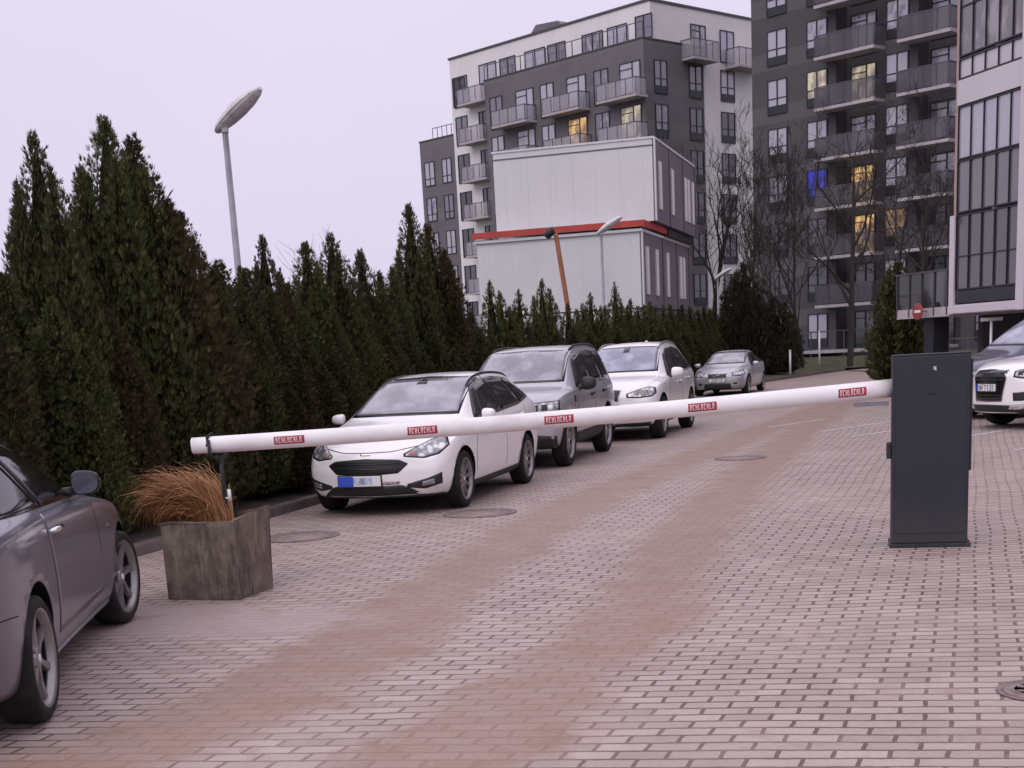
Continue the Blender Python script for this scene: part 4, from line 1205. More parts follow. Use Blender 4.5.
# ---- silver off-roader
M['silver_paint'] = paint('silver_car_paint', (.47,.47,.51), .45, .32, dz=.45)
def offroader():
    root = empty('off_roader', label='silver boxy off-roader with roof rails, parked second beyond the boom', cat='car', group=G_CAR)
    p = dict(L=4.5, W=1.93, fo=.86, wb=2.66, wr=.37, arch=.44, bow=.20, bowr=.1, inset=.015,
        stations=[0,.04,.13,.3,.55,.9,1.15,1.3,1.5,1.75,1.98,2.2,2.6,3.1,3.6,4.0,4.2,4.32,4.41,4.47,4.5],
        top=[(0,.86),(.04,.95),(.13,1.02),(.3,1.065),(.55,1.095),(.9,1.12),(1.15,1.145),(1.3,1.21),(1.75,1.53),(1.98,1.655),(2.2,1.705),(2.6,1.735),(3.5,1.74),(4.0,1.72),(4.2,1.66),(4.32,1.45),(4.41,1.15),(4.5,.8)],
        belt=[(0,.75),(.13,.93),(.3,.99),(1.15,1.06),(2.4,1.085),(4.2,1.11),(4.41,1.0),(4.5,.7)],
        hw=[(0,.80),(.04,.86),(.13,.91),(.3,.94),(.6,.955),(2.4,.965),(3.8,.955),(4.2,.935),(4.4,.89),(4.5,.80)],
        wt=[(0,.64),(.13,.76),(.3,.80),(1.15,.83),(1.3,.80),(1.75,.735),(2.2,.70),(3.8,.68),(4.2,.68),(4.5,.64)],
        under=[(0,.34),(.2,.28),(.5,.26),(4.1,.28),(4.5,.40)], dr=[(0,.06),(4.5,.08)],
        nose=[(.3,.10),(.45,.0),(.7,.0),(.9,.03),(1.1,.10)], tail=[(.3,.1),(.5,.0),(.9,.02),(1.2,.05)], tuck=.05)
    c = Car(p, root, M['silver_paint'])
    screen(c, 1.20, .755, 1.655, .685)
    for sd in (-1, 1):
        two_windows(c, M['gloss_black'], [(1.50,1.105),(2.7,1.13),(4.02,1.16)], [(1.90,1.52),(2.15,1.60),(3.1,1.64),(4.02,1.60)],
            [([(1.72,1.14),(2.50,1.155)], [(2.0,1.52),(2.5,1.60)]), ([(2.64,1.16),(3.36,1.17)], [(2.64,1.605),(3.30,1.61)]), ([(3.50,1.18),(3.96,1.19)], [(3.44,1.605),(3.94,1.58)])], sd)
        c.patch('door_pillar', [(2.53,1.13),(2.60,1.13)], [(2.53,1.625),(2.60,1.625)], M['silver_paint'], 'side', .009, 2, 8, side=sd) if False else None
        c.seam([(1.36,.45),(1.34,.7),(1.45,1.05)], side=sd); c.seam([(2.56,.42),(2.56,1.1)], side=sd); c.seam([(3.3,.62),(3.5,.9),(3.48,1.12)], side=sd)
        c.patch('sill_trim', [(1.28,.30),(3.1,.30)], [(1.28,.46),(3.1,.48)], M['black_plastic'], 'side', .012, 12, 3, side=sd)
        c.handle(2.36, .98, sd, M['black_plastic']); c.handle(3.24, 1.0, sd, M['black_plastic'])
        c.mirror(1.64, 1.09, sd, M['black_plastic'], .24, .19, .12)
        c.patch('side_vent', [(1.19,.90),(1.29,.90)], [(1.19,1.0),(1.29,1.0)], M['black_plastic'], 'side', .005, 4, 4, side=sd)
        c.patch('side_repeater', [(1.20,.84),(1.27,.84)], [(1.20,.875),(1.27,.875)], M['lamp_red'], 'side', .006, 3, 2, side=sd)
        hl = front_set(c, sd, ([(.42,.80),(.70,.80),(.86,.82)], [(.42,.93),(.70,.945),(.86,.95)]), ([(.40,.785),(.70,.785),(.885,.805)], [(.40,.945),(.70,.96),(.885,.965)]), ang=18)
        for u in (.50, .64): c.patch('lamp_bowl', [((u-.045)*sd,.835),((u+.045)*sd,.835)], [((u-.045)*sd,.915),((u+.045)*sd,.915)], M['gloss_black'], 'front', .0085, 5, 4, .002, parent=hl, ang=R(-18)*sd)
        fp(c, 'fog_lamp', [(.50*sd,.585),(.56*sd,.57),(.62*sd,.585)], [(.50*sd,.64),(.56*sd,.66),(.62*sd,.64)], 'gloss_black', .006, 8, 4)
        c.seam([(.46,1.0),(.62,1.03),(.69,1.06)] , 'front') if False else None
    fp(c, 'grille', [(-.40,.80),(.40,.80)], [(-.41,.93),(.41,.93)], 'grille_black', .006)
    for z in (.83,.875): fp(c, 'grille_bar', [(-.38,z),(.38,z)], [(-.38,z+.018),(.38,z+.018)], 'silver_paint', .012, 12, 1)
    fp(c, 'lower_bumper', [(-.86,.30),(0,.29),(.86,.30)], [(-.88,.47),(-.6,.5),(0,.51),(.6,.5),(.88,.47)], 'black_plastic', .012, 20, 4)
    fp(c, 'skid_plate', [(-.3,.34),(.3,.34)], [(-.33,.42),(.33,.42)], 'alloy', .02, 10, 3)
    pl, x0 = c.plate(0, .63, 0)
    c.patch('rear_window', [(-.68,1.2),(.68,1.2)], [(-.62,1.6),(.62,1.6)], M['side_glass'], 'rear', .005, 12, 6)
    c.rails(2.15, 4.1, M['black_plastic'], .032, .02)
    c.wheels(6, 'wide', rim=.70, tw=.235)
    return root, p
r_, p_ = offroader(); pose(r_, p_, (-5.10, 20.3), 'fl', 180); r_.scale = (1, 1, 1.045)

# ---- large white SUV
def suv():
    root = empty('large_suv', label='large white SUV with blue grey screen, between silver off-roader and hatchback', cat='car', group=G_CAR)
    p = dict(L=4.86, W=1.94, fo=.87, wb=2.93, wr=.385, arch=.445, bow=.26, bowr=.14, inset=.01,
        stations=[0,.05,.16,.36,.65,1.0,1.25,1.42,1.62,1.88,2.12,2.4,2.8,3.3,3.8,4.2,4.45,4.6,4.72,4.82,4.86],
        top=[(0,.80),(.05,.88),(.16,.96),(.36,1.03),(.65,1.075),(1.0,1.11),(1.25,1.14),(1.42,1.21),(1.88,1.53),(2.12,1.655),(2.4,1.72),(2.8,1.75),(3.5,1.745),(4.1,1.70),(4.4,1.61),(4.6,1.38),(4.72,1.15),(4.86,.8)],
        belt=[(0,.68),(.16,.84),(.36,.92),(.65,.98),(1.25,1.05),(2.4,1.08),(4.0,1.14),(4.5,1.14),(4.72,1.0),(4.86,.7)],
        hw=[(0,.74),(.05,.81),(.16,.87),(.36,.92),(.7,.95),(2.4,.965),(3.9,.97),(4.4,.93),(4.7,.86),(4.86,.74)],
        wt=[(0,.56),(.16,.70),(.36,.76),(1.0,.80),(1.25,.79),(1.42,.765),(1.88,.70),(2.3,.66),(3.0,.645),(4.0,.62),(4.5,.60),(4.86,.56)],
        under=[(0,.30),(.2,.25),(.5,.24),(4.4,.26),(4.86,.42)],
        nose=[(.25,.10),(.4,.0),(.62,.0),(.85,.04),(1.05,.14)], tail=[(.3,.12),(.5,.0),(.9,.03),(1.2,.1)], tuck=.06)
    c = Car(p, root, M['white_paint'])
    ws = screen(c, 1.20, .725, 1.655, .645, 'shade_glass')
    c.patch('mirror_mount', [(-.06,1.56),(.06,1.56)], [(-.06,1.64),(.06,1.64)], M['gloss_black'], 'front', .009, 4, 3, .002, parent=ws)
    for sd in (-1, 1):
        two_windows(c, M['gloss_black'], [(1.58,1.10),(2.8,1.125),(4.15,1.19)], [(2.05,1.51),(2.4,1.60),(3.2,1.635),(3.8,1.58),(4.15,1.25)],
            [([(1.84,1.135),(2.68,1.15)], [(2.13,1.50),(2.68,1.595)]), ([(2.78,1.155),(3.56,1.175)], [(2.78,1.60),(3.46,1.60)]), ([(3.64,1.18),(4.06,1.20)], [(3.56,1.59),(3.76,1.56),(4.06,1.26)])], sd)
        c.seam([(1.42,.42),(1.40,.7),(1.5,1.0)], side=sd); c.seam([(2.72,.40),(2.72,1.1)], side=sd); c.seam([(3.5,.62),(3.7,.9),(3.64,1.16)], side=sd)
        c.patch('sill_trim', [(1.34,.27),(3.3,.27)], [(1.34,.37),(3.3,.38)], M['black_plastic'], 'side', .01, 12, 3, side=sd)
        c.handle(2.52, .98, sd, s_white); c.handle(3.42, 1.02, sd, s_white)
        pod = c.mirror(1.70, 1.10, sd, M['white_paint'], .25, .18, .12)
        hl = front_set(c, sd, ([(.30,.79),(.50,.775),(.74,.79),(.84,.84)], [(.30,.84),(.50,.90),(.72,.935),(.84,.92)]), ([(.27,.775),(.50,.76),(.75,.775),(.865,.83)], [(.27,.845),(.50,.912),(.73,.95),(.865,.935)]), ang=22)
        for u in (.46, .64): c.patch('lamp_bowl', [((u-.05)*sd,.81),((u+.05)*sd,.815)], [((u-.05)*sd,.885),((u+.05)*sd,.90)], M['alloy'], 'front', .0085, 5, 4, .002, parent=hl, ang=R(-22)*sd)
        fp(c, 'fog_lamp', [(.46*sd,.45),(.55*sd,.43),(.66*sd,.46)], [(.46*sd,.53),(.55*sd,.555),(.66*sd,.54)], 'gloss_black', .006, 8, 4)
        fp(c, 'grille', [(.03*sd,.74),(.24*sd,.73)], [(.04*sd,.90),(.17*sd,.91),(.27*sd,.90)], 'grille_black', .008, 8, 6)
        fp(c, 'grille_trim', [(.015*sd,.725),(.255*sd,.715)], [(.025*sd,.915),(.18*sd,.925),(.29*sd,.912)], 'chrome', .005, 8, 6)
    fp(c, 'lower_intake', [(-.40,.39),(0,.385),(.40,.39)], [(-.42,.52),(0,.53),(.42,.52)], 'black_plastic', .006)
    fp(c, 'lower_lip', [(-.86,.25),(0,.24),(.86,.25)], [(-.86,.33),(0,.32),(.86,.33)], 'black_plastic', .01, 18, 3)
    fp(c, 'bonnet_badge', [(-.04,.945),(.04,.945)], [(-.04,.985),(.04,.985)], 'gloss_black', .006, 4, 3)
    pl, x0 = c.plate(0, .60, 0)
    c.patch('rear_window', [(-.64,1.25),(.64,1.25)], [(-.54,1.58),(.54,1.58)], M['side_glass'], 'rear', .005, 12, 6)
    c.rails(2.2, 4.3, M['alloy'], .03, .018)
    mb = MB(); q = c.bvh.ray_cast(Vector((3.9-p['L']/2, 0, 5)), Vector((0,0,-1)))[0]; mb.tube([q, q+Vector((.05,0,.03)), q+Vector((.16,0,.06))], [.035,.03,.008], 8); mb.build('aerial', M['white_paint'], root)
    c.wheels(5, 'split', rim=.70, tw=.25)
    return root, p
r_, p_ = suv(); pose(r_, p_, (-4.64, 25.85), 'fl', 181); r_.scale = (1, 1, 1.03)

# ---- silver hatchback far off
def hatch():
    root = empty('hatchback', label='silver hatchback with black grille, farthest car of the hedge side row', cat='car', group=G_CAR)
    p = dict(L=4.25, W=1.80, fo=.87, wb=2.64, wr=.32, arch=.365, bow=.28, bowr=.2, inset=.02,
        stations=[0,.05,.16,.36,.62,.95,1.2,1.38,1.62,1.9,2.15,2.45,2.8,3.2,3.6,3.85,4.0,4.12,4.2,4.25],
        top=[(0,.64),(.05,.70),(.16,.76),(.36,.82),(.62,.87),(.95,.92),(1.2,.96),(1.38,1.03),(1.9,1.29),(2.15,1.38),(2.45,1.43),(2.8,1.445),(3.2,1.42),(3.6,1.35),(3.9,1.2),(4.1,.98),(4.25,.78)],
        belt=[(0,.56),(.16,.65),(.36,.72),(.62,.78),(1.2,.875),(2.0,.91),(3.0,.95),(3.8,.99),(4.1,.9),(4.25,.7)],
        hw=[(0,.66),(.05,.73),(.16,.79),(.36,.84),(.7,.875),(1.2,.89),(2.4,.90),(3.4,.90),(3.9,.86),(4.25,.70)],
        wt=[(0,.46),(.16,.60),(.36,.66),(.95,.72),(1.2,.725),(1.5,.69),(1.9,.63),(2.3,.59),(2.8,.57),(3.6,.53),(4.25,.5)],
        under=[(0,.22),(.16,.19),(.5,.17),(3.9,.19),(4.25,.34)],
        nose=[(.2,.10),(.32,.02),(.5,0),(.64,.02),(.8,.10)], tail=[(.2,.14),(.45,.02),(.7,0),(1.0,.1)], tuck=.06)
    c = Car(p, root, M['silver_paint'])
    screen(c, 1.0, .655, 1.375, .57)
    for sd in (-1, 1):
        two_windows(c, M['gloss_black'], [(1.52,.93),(2.6,.955),(3.7,1.02)], [(2.0,1.27),(2.35,1.335),(2.9,1.345),(3.4,1.28),(3.7,1.05)],
            [([(1.78,.96),(2.76,.98)], [(2.08,1.26),(2.76,1.325)]), ([(2.86,.985),(3.6,1.03)], [(2.86,1.325),(3.32,1.28),(3.6,1.06)])], sd)
        c.seam([(1.34,.36),(1.32,.6),(1.5,.92)], side=sd); c.seam([(2.8,.34),(2.82,.95)], side=sd)
        c.handle(2.6, .84, sd, M['silver_paint']); c.mirror(1.62, .93, sd, M['silver_paint'], .21, .14, .11)
        front_set(c, sd, ([(.36,.635),(.55,.62),(.78,.66)], [(.36,.72),(.55,.765),(.78,.80)]), ([(.34,.62),(.55,.605),(.80,.65)], [(.34,.735),(.55,.78),(.80,.815)]), ang=24)
        c.patch('fog_lamp', [(.5*sd,.36),(.62*sd,.36)], [(.5*sd,.41),(.62*sd,.42)], M['gloss_black'], 'front', .005, 5, 3)
    g = fp(c, 'grille', [(-.27,.60),(0,.595),(.27,.60)], [(-.30,.70),(0,.705),(.30,.70)], 'grille_black', .006)
    fp(c, 'grille_trim', [(-.29,.585),(0,.58),(.29,.585)], [(-.32,.715),(0,.72),(.32,.715)], 'chrome', .003)
    mb = MB(); a, b_ = c.hit_front(.12,.61)[0], c.hit_front(-.10,.69)[0]
    mb.tube([a-Vector((.016,0,0)), b_-Vector((.016,0,0))], .013, 6); mb.build('grille_bar', M['chrome'], root)
    fp(c, 'lower_intake', [(-.45,.23),(0,.225),(.45,.23)], [(-.42,.40),(0,.40),(.42,.40)], 'black_plastic', .005)
    pl, x0 = c.plate(0, .50, 0)
    glyphs(c, pl, x0, 0, .50, 'J30T18', .38, .075)
    c.wheels(5, 'swirl')
    return root, p
r_, p_ = hatch(); pose(r_, p_, (-5.30, 45.2), 'fl', 184); r_.scale = (1, 1, .98)

# ---- white SUV with tall grille, dark van (right edge)
def grille_suv():
    root = empty('grille_suv', label='white car with tall black grille and plate, parked slantwise at the right edge', cat='car', group='cars parked slantwise on the right')
    p = dict(L=4.95, W=1.96, fo=.95, wb=2.95, wr=.37, arch=.42, bow=.34, bowr=.16, inset=.015,
        stations=[0,.05,.16,.36,.62,.95,1.3,1.5,1.75,2.05,2.35,2.7,3.1,3.6,4.0,4.3,4.55,4.75,4.88,4.95],
        top=[(0,.90),(.05,.97),(.16,1.035),(.36,1.085),(.62,1.115),(.95,1.14),(1.3,1.17),(1.5,1.22),(1.75,1.36),(2.05,1.52),(2.35,1.63),(2.7,1.69),(3.1,1.70),(3.8,1.65),(4.3,1.54),(4.55,1.38),(4.75,1.15),(4.95,.85)],
        belt=[(0,.74),(.16,.86),(.36,.93),(.62,.98),(1.4,1.07),(2.5,1.10),(3.6,1.13),(4.5,1.14),(4.75,1.02),(4.95,.75)],
        hw=[(0,.76),(.05,.83),(.16,.89),(.36,.935),(.7,.96),(1.2,.975),(2.4,.98),(4.0,.975),(4.5,.92),(4.95,.76)],
        wt=[(0,.56),(.16,.70),(.36,.77),(.95,.82),(1.4,.80),(1.75,.74),(2.1,.68),(2.6,.645),(3.6,.63),(4.4,.60),(4.95,.56)],
        under=[(0,.27),(.16,.24),(.5,.22),(4.5,.24),(4.95,.42)],
        nose=[(.25,.08),(.4,.0),(.7,0),(.9,.02),(1.08,.12)], tail=[(.3,.14),(.5,.02),(.9,0),(1.2,.1)], tuck=.06)
    c = Car(p, root, M['white_paint'])
    screen(c, 1.24, .72, 1.62, .63)
    for sd in (-1, 1):
        two_windows(c, M['gloss_black'], [(1.7,1.12),(2.8,1.14),(4.3,1.18)], [(2.15,1.48),(2.6,1.575),(3.2,1.59),(3.9,1.53),(4.3,1.28)],
            [([(1.94,1.15),(2.86,1.165)], [(2.25,1.48),(2.86,1.565)]), ([(2.94,1.165),(3.7,1.18)], [(2.94,1.565),(3.7,1.53)]), ([(3.8,1.18),(4.2,1.195)], [(3.8,1.52),(4.2,1.30)])], sd)
        c.seam([(1.5,.44),(1.48,.7),(1.6,1.09)], side=sd); c.seam([(2.9,.42),(2.92,1.13)], side=sd)
        c.patch('sill_trim', [(1.4,.25),(3.4,.25)], [(1.4,.36),(3.4,.37)], M['black_plastic'], 'side', .01, 12, 3, side=sd)
        c.handle(2.7, 1.0, sd, s_white); c.mirror(1.82, 1.12, sd, M['white_paint'], .23, .16, .11)
        hl = front_set(c, sd, ([(.43,.86),(.56,.83),(.74,.85),(.88,.90)], [(.43,.93),(.56,.96),(.74,.985),(.88,1.0)]), ([(.40,.845),(.56,.815),(.75,.835),(.905,.89)], [(.40,.94),(.56,.975),(.75,1.0),(.905,1.015)]), ang=24)
        for u in (.51, .64, .76): c.patch('lamp_bowl', [((u-.04)*sd,.868),((u+.04)*sd,.872)], [((u-.04)*sd,.925),((u+.04)*sd,.94)], M['gloss_black'], 'front', .0085, 5, 4, .002, parent=hl, ang=R(-24)*sd)
        c.patch('side_intake', [(.48*sd,.47),(.64*sd,.47),(.86*sd,.51)], [(.47*sd,.60),(.64*sd,.61),(.86*sd,.63)], M['black_plastic'], 'front', .005, 10, 4, ang=R(-14)*sd)
        c.patch('fog_ring', [(.40*sd,.335),(.60*sd,.335),(.74*sd,.355)], [(.44*sd,.395),(.60*sd,.40),(.74*sd,.40)], M['chrome'], 'front', .016, 8, 4, .002, ang=R(-10)*sd)
    fp(c, 'grille_frame', [(-.35,.455),(0,.45),(.35,.455)], [(-.44,.88),(-.42,.955),(0,.975),(.42,.955),(.44,.88)], 'chrome', .004, 20, 8)
    g = fp(c, 'grille', [(-.33,.47),(0,.465),(.33,.47)], [(-.42,.87),(-.40,.94),(0,.958),(.40,.94),(.42,.87)], 'gloss_black', .009, 20, 8)
    for z in (.50,.55,.80,.85,.90): fp(c, 'grille_bar', [(-.36,z),(.36,z)], [(-.36,z+.014),(.36,z+.014)], 'dark_steel', .015, 14, 1, parent=g)
    rg = MB()
    for k in range(4):
        o_ = c.hit_front(-.105+k*.07, .875)[0] - Vector((.02,0,0))
        rg.lathe([(.036,0),(.042,.0),(.042,.006),(.036,.006)], 18, Matrix.Translation(o_) @ Matrix.Rotation(pi/2, 4, 'Y'), closed=True)
    rg.build('badge', M['dark_steel'], root)
    fp(c, 'lower_bumper', [(-.90,.265),(0,.26),(.90,.265)], [(-.90,.42),(-.5,.40),(0,.41),(.5,.40),(.90,.42)], 'black_plastic', .012, 20, 4)
    pl, x0 = c.plate(0, .685, 0, w_=.5, h=.112, pop=.03)
    mb = MB(); mb.box(x0-.0015, x0+.002, .205, .249, .63, .74); mb.build('blue_band', M['plate_blue'], pl)
    glyphs(c, pl, x0, -.02, .685, 'NFT131', .42, .08)
    c.rails(2.4, 4.3, M['alloy'], .035, .018)
    c.wheels(5, 'split', rim=.74, tw=.25)
    return root, p
AU = grille_suv()
M['dark_blue_paint'] = paint('dark_blue_paint', (.06,.06,.105), .4, .3)
def carrier():
    root = empty('passenger_van', label='tall dark blue van with large raked windscreen behind the white grille fronted car', cat='van', group='cars parked slantwise on the right')
    p = dict(L=4.85, W=1.90, fo=.90, wb=3.0, wr=.34, arch=.38, bow=.32, bowr=.12, inset=.02,
        stations=[0,.05,.16,.36,.6,.85,1.0,1.15,1.45,1.8,2.1,2.45,2.9,3.4,4.0,4.4,4.6,4.72,4.8,4.85],
        top=[(0,.82),(.05,.89),(.16,.97),(.36,1.05),(.6,1.11),(.85,1.16),(1.0,1.21),(1.15,1.31),(1.45,1.53),(1.8,1.75),(2.1,1.88),(2.45,1.95),(2.9,1.975),(3.8,1.97),(4.3,1.93),(4.55,1.80),(4.7,1.3),(4.85,.85)],
        belt=[(0,.70),(.16,.84),(.36,.92),(.85,1.02),(2.0,1.10),(3.0,1.13),(4.5,1.15),(4.72,1.0),(4.85,.75)],
        hw=[(0,.72),(.05,.79),(.16,.85),(.36,.90),(.7,.93),(2.4,.95),(4.2,.945),(4.6,.92),(4.85,.78)],
        wt=[(0,.54),(.16,.68),(.36,.74),(.85,.80),(1.1,.80),(1.5,.765),(2.0,.72),(2.6,.69),(4.0,.68),(4.6,.66),(4.85,.6)],
        under=[(0,.24),(.16,.21),(.5,.19),(4.5,.22),(4.85,.36)],
        nose=[(.2,.10),(.32,.02),(.5,0),(.72,.02),(.95,.12)], tail=[(.2,.1),(.45,.02),(.7,0),(1.0,.04)], tuck=.06)
    c = Car(p, root, M['dark_blue_paint'])
    screen(c, 1.29, .73, 1.87, .665, 'shade_glass')
    for sd in (-1, 1):
        two_windows(c, M['gloss_black'], [(1.5,1.14),(2.7,1.17),(4.4,1.19)], [(1.95,1.62),(2.3,1.76),(3.0,1.82),(3.9,1.80),(4.4,1.72)],
            [([(1.75,1.17),(2.6,1.19)], [(2.05,1.62),(2.6,1.77)]), ([(2.7,1.20),(3.5,1.21)], [(2.7,1.78),(3.5,1.79)]), ([(3.58,1.21),(4.32,1.22)], [(3.58,1.785),(4.3,1.70)])], sd)
        c.seam([(1.3,.42),(1.3,.75),(1.5,1.1)], side=sd); c.seam([(2.65,.38),(2.66,1.15)], side=sd)
        c.handle(2.42, 1.0, sd, M['dark_blue_paint']); c.mirror(1.62, 1.16, sd, M['dark_blue_paint'], .22, .18, .11)
        front_set(c, sd, ([(.40,.74),(.6,.74),(.85,.80)], [(.40,.84),(.6,.90),(.85,.95)]), ang=24)
    fp(c, 'grille', [(-.36,.62),(.36,.62)], [(-.38,.72),(.38,.72)], 'grille_black', .006)
    fp(c, 'lower_intake', [(-.6,.24),(.6,.24)], [(-.55,.40),(.55,.40)], 'black_plastic', .005)
    c.plate(0, .50, 0)
    c.wheels(5, 'plain')
    return root, p
CA = carrier()
for (r_, p_), front, br in ((AU, (1.10, 24.9), 236), (CA, (.55, 28.1), 245)):
    a = R(br); F = Vector((sin(a), cos(a), 0)); rz = math.atan2(-F.y, -F.x)
    r_.location = Vector((front[0], front[1], .004)) - F*(p_['L']/2); r_.rotation_euler = (0, 0, rz); r_.scale = (1, 1, 1.04)

# ---- grey coupe in the left foreground
M['grey_paint'] = paint('grey_car_paint', (.185,.175,.22), .5, .34, dirt=(.18,.155,.165), dz=.62)
def coupe():
    root = empty('coupe_car', label='dusty grey coupe cut off by the left edge, nosed in beside the planter', cat='car')
    p = dict(L=4.6, W=1.80, fo=.82, wb=2.76, wr=.332, arch=.368, bow=.34, bowr=.2, inset=.012,
        stations=[0,.05,.16,.36,.62,.95,1.25,1.48,1.68,1.95,2.25,2.6,2.95,3.3,3.65,3.95,4.15,4.35,4.48,4.56,4.6],
        top=[(0,.64),(.05,.70),(.16,.75),(.36,.80),(.62,.86),(.95,.915),(1.25,.96),(1.48,1.0),(1.66,1.03),(1.85,1.125),(2.1,1.25),(2.4,1.36),(2.7,1.43),(3.05,1.445),(3.4,1.395),(3.7,1.28),(3.95,1.14),(4.15,1.09),(4.35,1.07),(4.5,1.0),(4.6,.80)],
        belt=[(0,.56),(.16,.65),(.36,.73),(.62,.80),(1.25,.895),(1.6,.93),(2.5,.955),(3.2,.98),(3.8,.99),(4.3,.985),(4.6,.76)],
        hw=[(0,.66),(.05,.73),(.16,.79),(.36,.84),(.7,.875),(1.1,.882),(1.6,.872),(2.4,.87),(3.0,.88),(3.55,.898),(4.0,.885),(4.35,.84),(4.6,.70)],
        wt=[(0,.46),(.16,.60),(.36,.66),(.95,.72),(1.45,.725),(1.85,.68),(2.15,.62),(2.55,.575),(3.1,.55),(3.65,.53),(4.1,.62),(4.6,.56)],
        under=[(0,.20),(.16,.17),(.5,.16),(4.0,.17),(4.3,.24),(4.6,.36)], dr=[(0,.06),(1.5,.06),(2.5,.10),(3.6,.10),(4.6,.06)],
        nose=[(.2,.10),(.32,.02),(.5,0),(.64,.0),(.8,.08)], tail=[(.2,.14),(.45,.02),(.7,0),(1.0,.06)], tuck=.075)
    c = Car(p, root, M['grey_paint'])
    screen(c, 1.06, .64, 1.36, .56)
    for sd in (-1, 1):
        two_windows(c, M['gloss_black'], [(1.74,.968),(2.4,.99),(3.1,1.01),(3.80,1.03)], [(2.1,1.20),(2.4,1.30),(2.8,1.35),(3.2,1.33),(3.80,1.05)],
            [([(1.88,.99),(2.95,1.012)], [(2.22,1.21),(2.48,1.295),(2.95,1.33)]), ([(3.01,1.018),(3.70,1.038)], [(3.01,1.33),(3.24,1.30),(3.70,1.06)])], sd)
        # door skin stands a little proud of a dark gap
        lo = [(1.55,.34),(2.2,.33),(3.0,.34)]; up = [(1.63,.945),(2.3,.967),(3.10,.985)]
        gap = c.patch('door_gap', [(1.546,.3365),(2.2,.3265),(3.004,.3365)], [(1.626,.9485),(2.3,.9705),(3.104,.9885)], M['seam'], 'side', .0012, 20, 12, side=sd)
        dr = c.patch('door', lo, up, M['grey_paint'], 'side', .0032, 24, 14, side=sd)
        gap.parent = dr
        c.handle(2.93, .885, sd, M['chrome'] if sd > 0 else M['grey_paint'], parent=dr, ln=.22)
        c.mirror(2.06, 1.01, sd, M['gloss_black'], .175, .14, .12)
        c.patch('side_repeater', [(1.25,.715),(1.30,.715)], [(1.25,.738),(1.30,.738)], M['lamp_clear'], 'side', .006, 4, 2, side=sd)
        c.patch('sill_trim', [(1.25,.18),(3.15,.185)], [(1.25,.235),(3.15,.24)], M['grey_paint'], 'side', .012, 12, 3, side=sd)
        c.seam([(3.98,.60),(4.10,.61),(4.22,.613)], side=sd, wd=.005)
        c.seam([(1.22,.57),(2.2,.70),(3.1,.79),(4.2,.86)], side=sd, wd=.006) if False else None
        c.patch('tail_light', [(4.22,.72),(4.5,.76)], [(4.2,.90),(4.42,.94)], M['lamp_red'], 'side', .005, 8, 5, side=sd)
        front_set(c, sd, ([(.34,.58),(.55,.565),(.80,.63)], [(.34,.66),(.55,.69),(.80,.73)]), ang=24)
        fp(c, 'grille', [(.04*sd,.52),(.26*sd,.52)], [(.05*sd,.64),(.28*sd,.64)], 'grille_black', .008, 8, 5)
        # crease along the flank
    fp(c, 'lower_intake', [(-.6,.21),(.6,.21)], [(-.6,.36),(.6,.36)], 'black_plastic', .005)
    c.patch('rear_window', [(-.6,1.15),(.6,1.15)], [(-.5,1.37),(.5,1.37)], M['side_glass'], 'rear', .005, 12, 6)
    c.patch('rear_plate', [(-.26,.70),(.26,.70)], [(-.26,.81),(.26,.81)], M['plate_white'], 'rear', .01, 8, 3)
    c.plate(0, .44, 0)
    c.wheels(7, 'coupe', steer=R(-9), rim=.765, tw=.22)
    return root, p
r_, p_ = coupe(); pose(r_, p_, (-4.34, 5.86), 'rr', -23.4)
for ch in r_.children:      # taller body shell over the same wheels
    if not ch.name.startswith('wheel'): ch.scale = (1, 1, 1.045)
# ------------------------------------------------------------------ buildings
def wall_mat(name, c, band=None, band_h=2.87, z_off=0., thick=.9, var=.1, rough=.85):
    m, nt, b = new_mat(name)
    co = objco(nt)
    n = noise(nt, co, .35, 4); f = noise(nt, co, 5, 5, .6); st = noise(nt, objco(nt, (2.2,2.2,.12)), 1.2, 5, .65)
    cc = mixc(nt, ramp(nt, n, .3, .7), tuple(x*(1-var) for x in c), tuple(min(1,x*(1+var)) for x in c))
    if band:
        sx = nd(nt, "ShaderNodeSeparateXYZ"); nt.links.new(co, sx.inputs[0])
        q = math_(nt, 'MODULO', math_(nt, 'ADD', sx.outputs[2], z_off), band_h)
        cc = mixc(nt, math_(nt, 'LESS_THAN', q, thick), cc, band)
    cc = mixc(nt, math_(nt, 'MULTIPLY', f, .22), cc, tuple(x*.6 for x in c))
    cc = mixc(nt, math_(nt, 'MULTIPLY', ramp(nt, st, .5, .8), .25), cc, tuple(x*.62 for x in c))
    nt.links.new(cc, b.inputs["Base Color"]); b.inputs["Roughness"].default_value = rough
    return m
M['plaster'] = wall_mat('white_plaster', (.77,.74,.75), var=.04)
M['grey_clad'] = wall_mat('grey_cladding', (.152,.136,.152), (.172,.155,.168), 2.87, 1.9, 1.0)
M['dark_clad'] = wall_mat('dark_cladding', (.084,.076,.086), (.112,.102,.113), 2.87, .55, .95)
M['roof_edge'] = flat('roof_edge', (.06,.055,.06), .5)
M['frame_dark'] = simple('window_frame_dark', (.016,.017,.026), .5, var=.1)
M['reflection_dark'] = simple('window_reflection_dark', (.026,.027,.04), .4, var=.1)
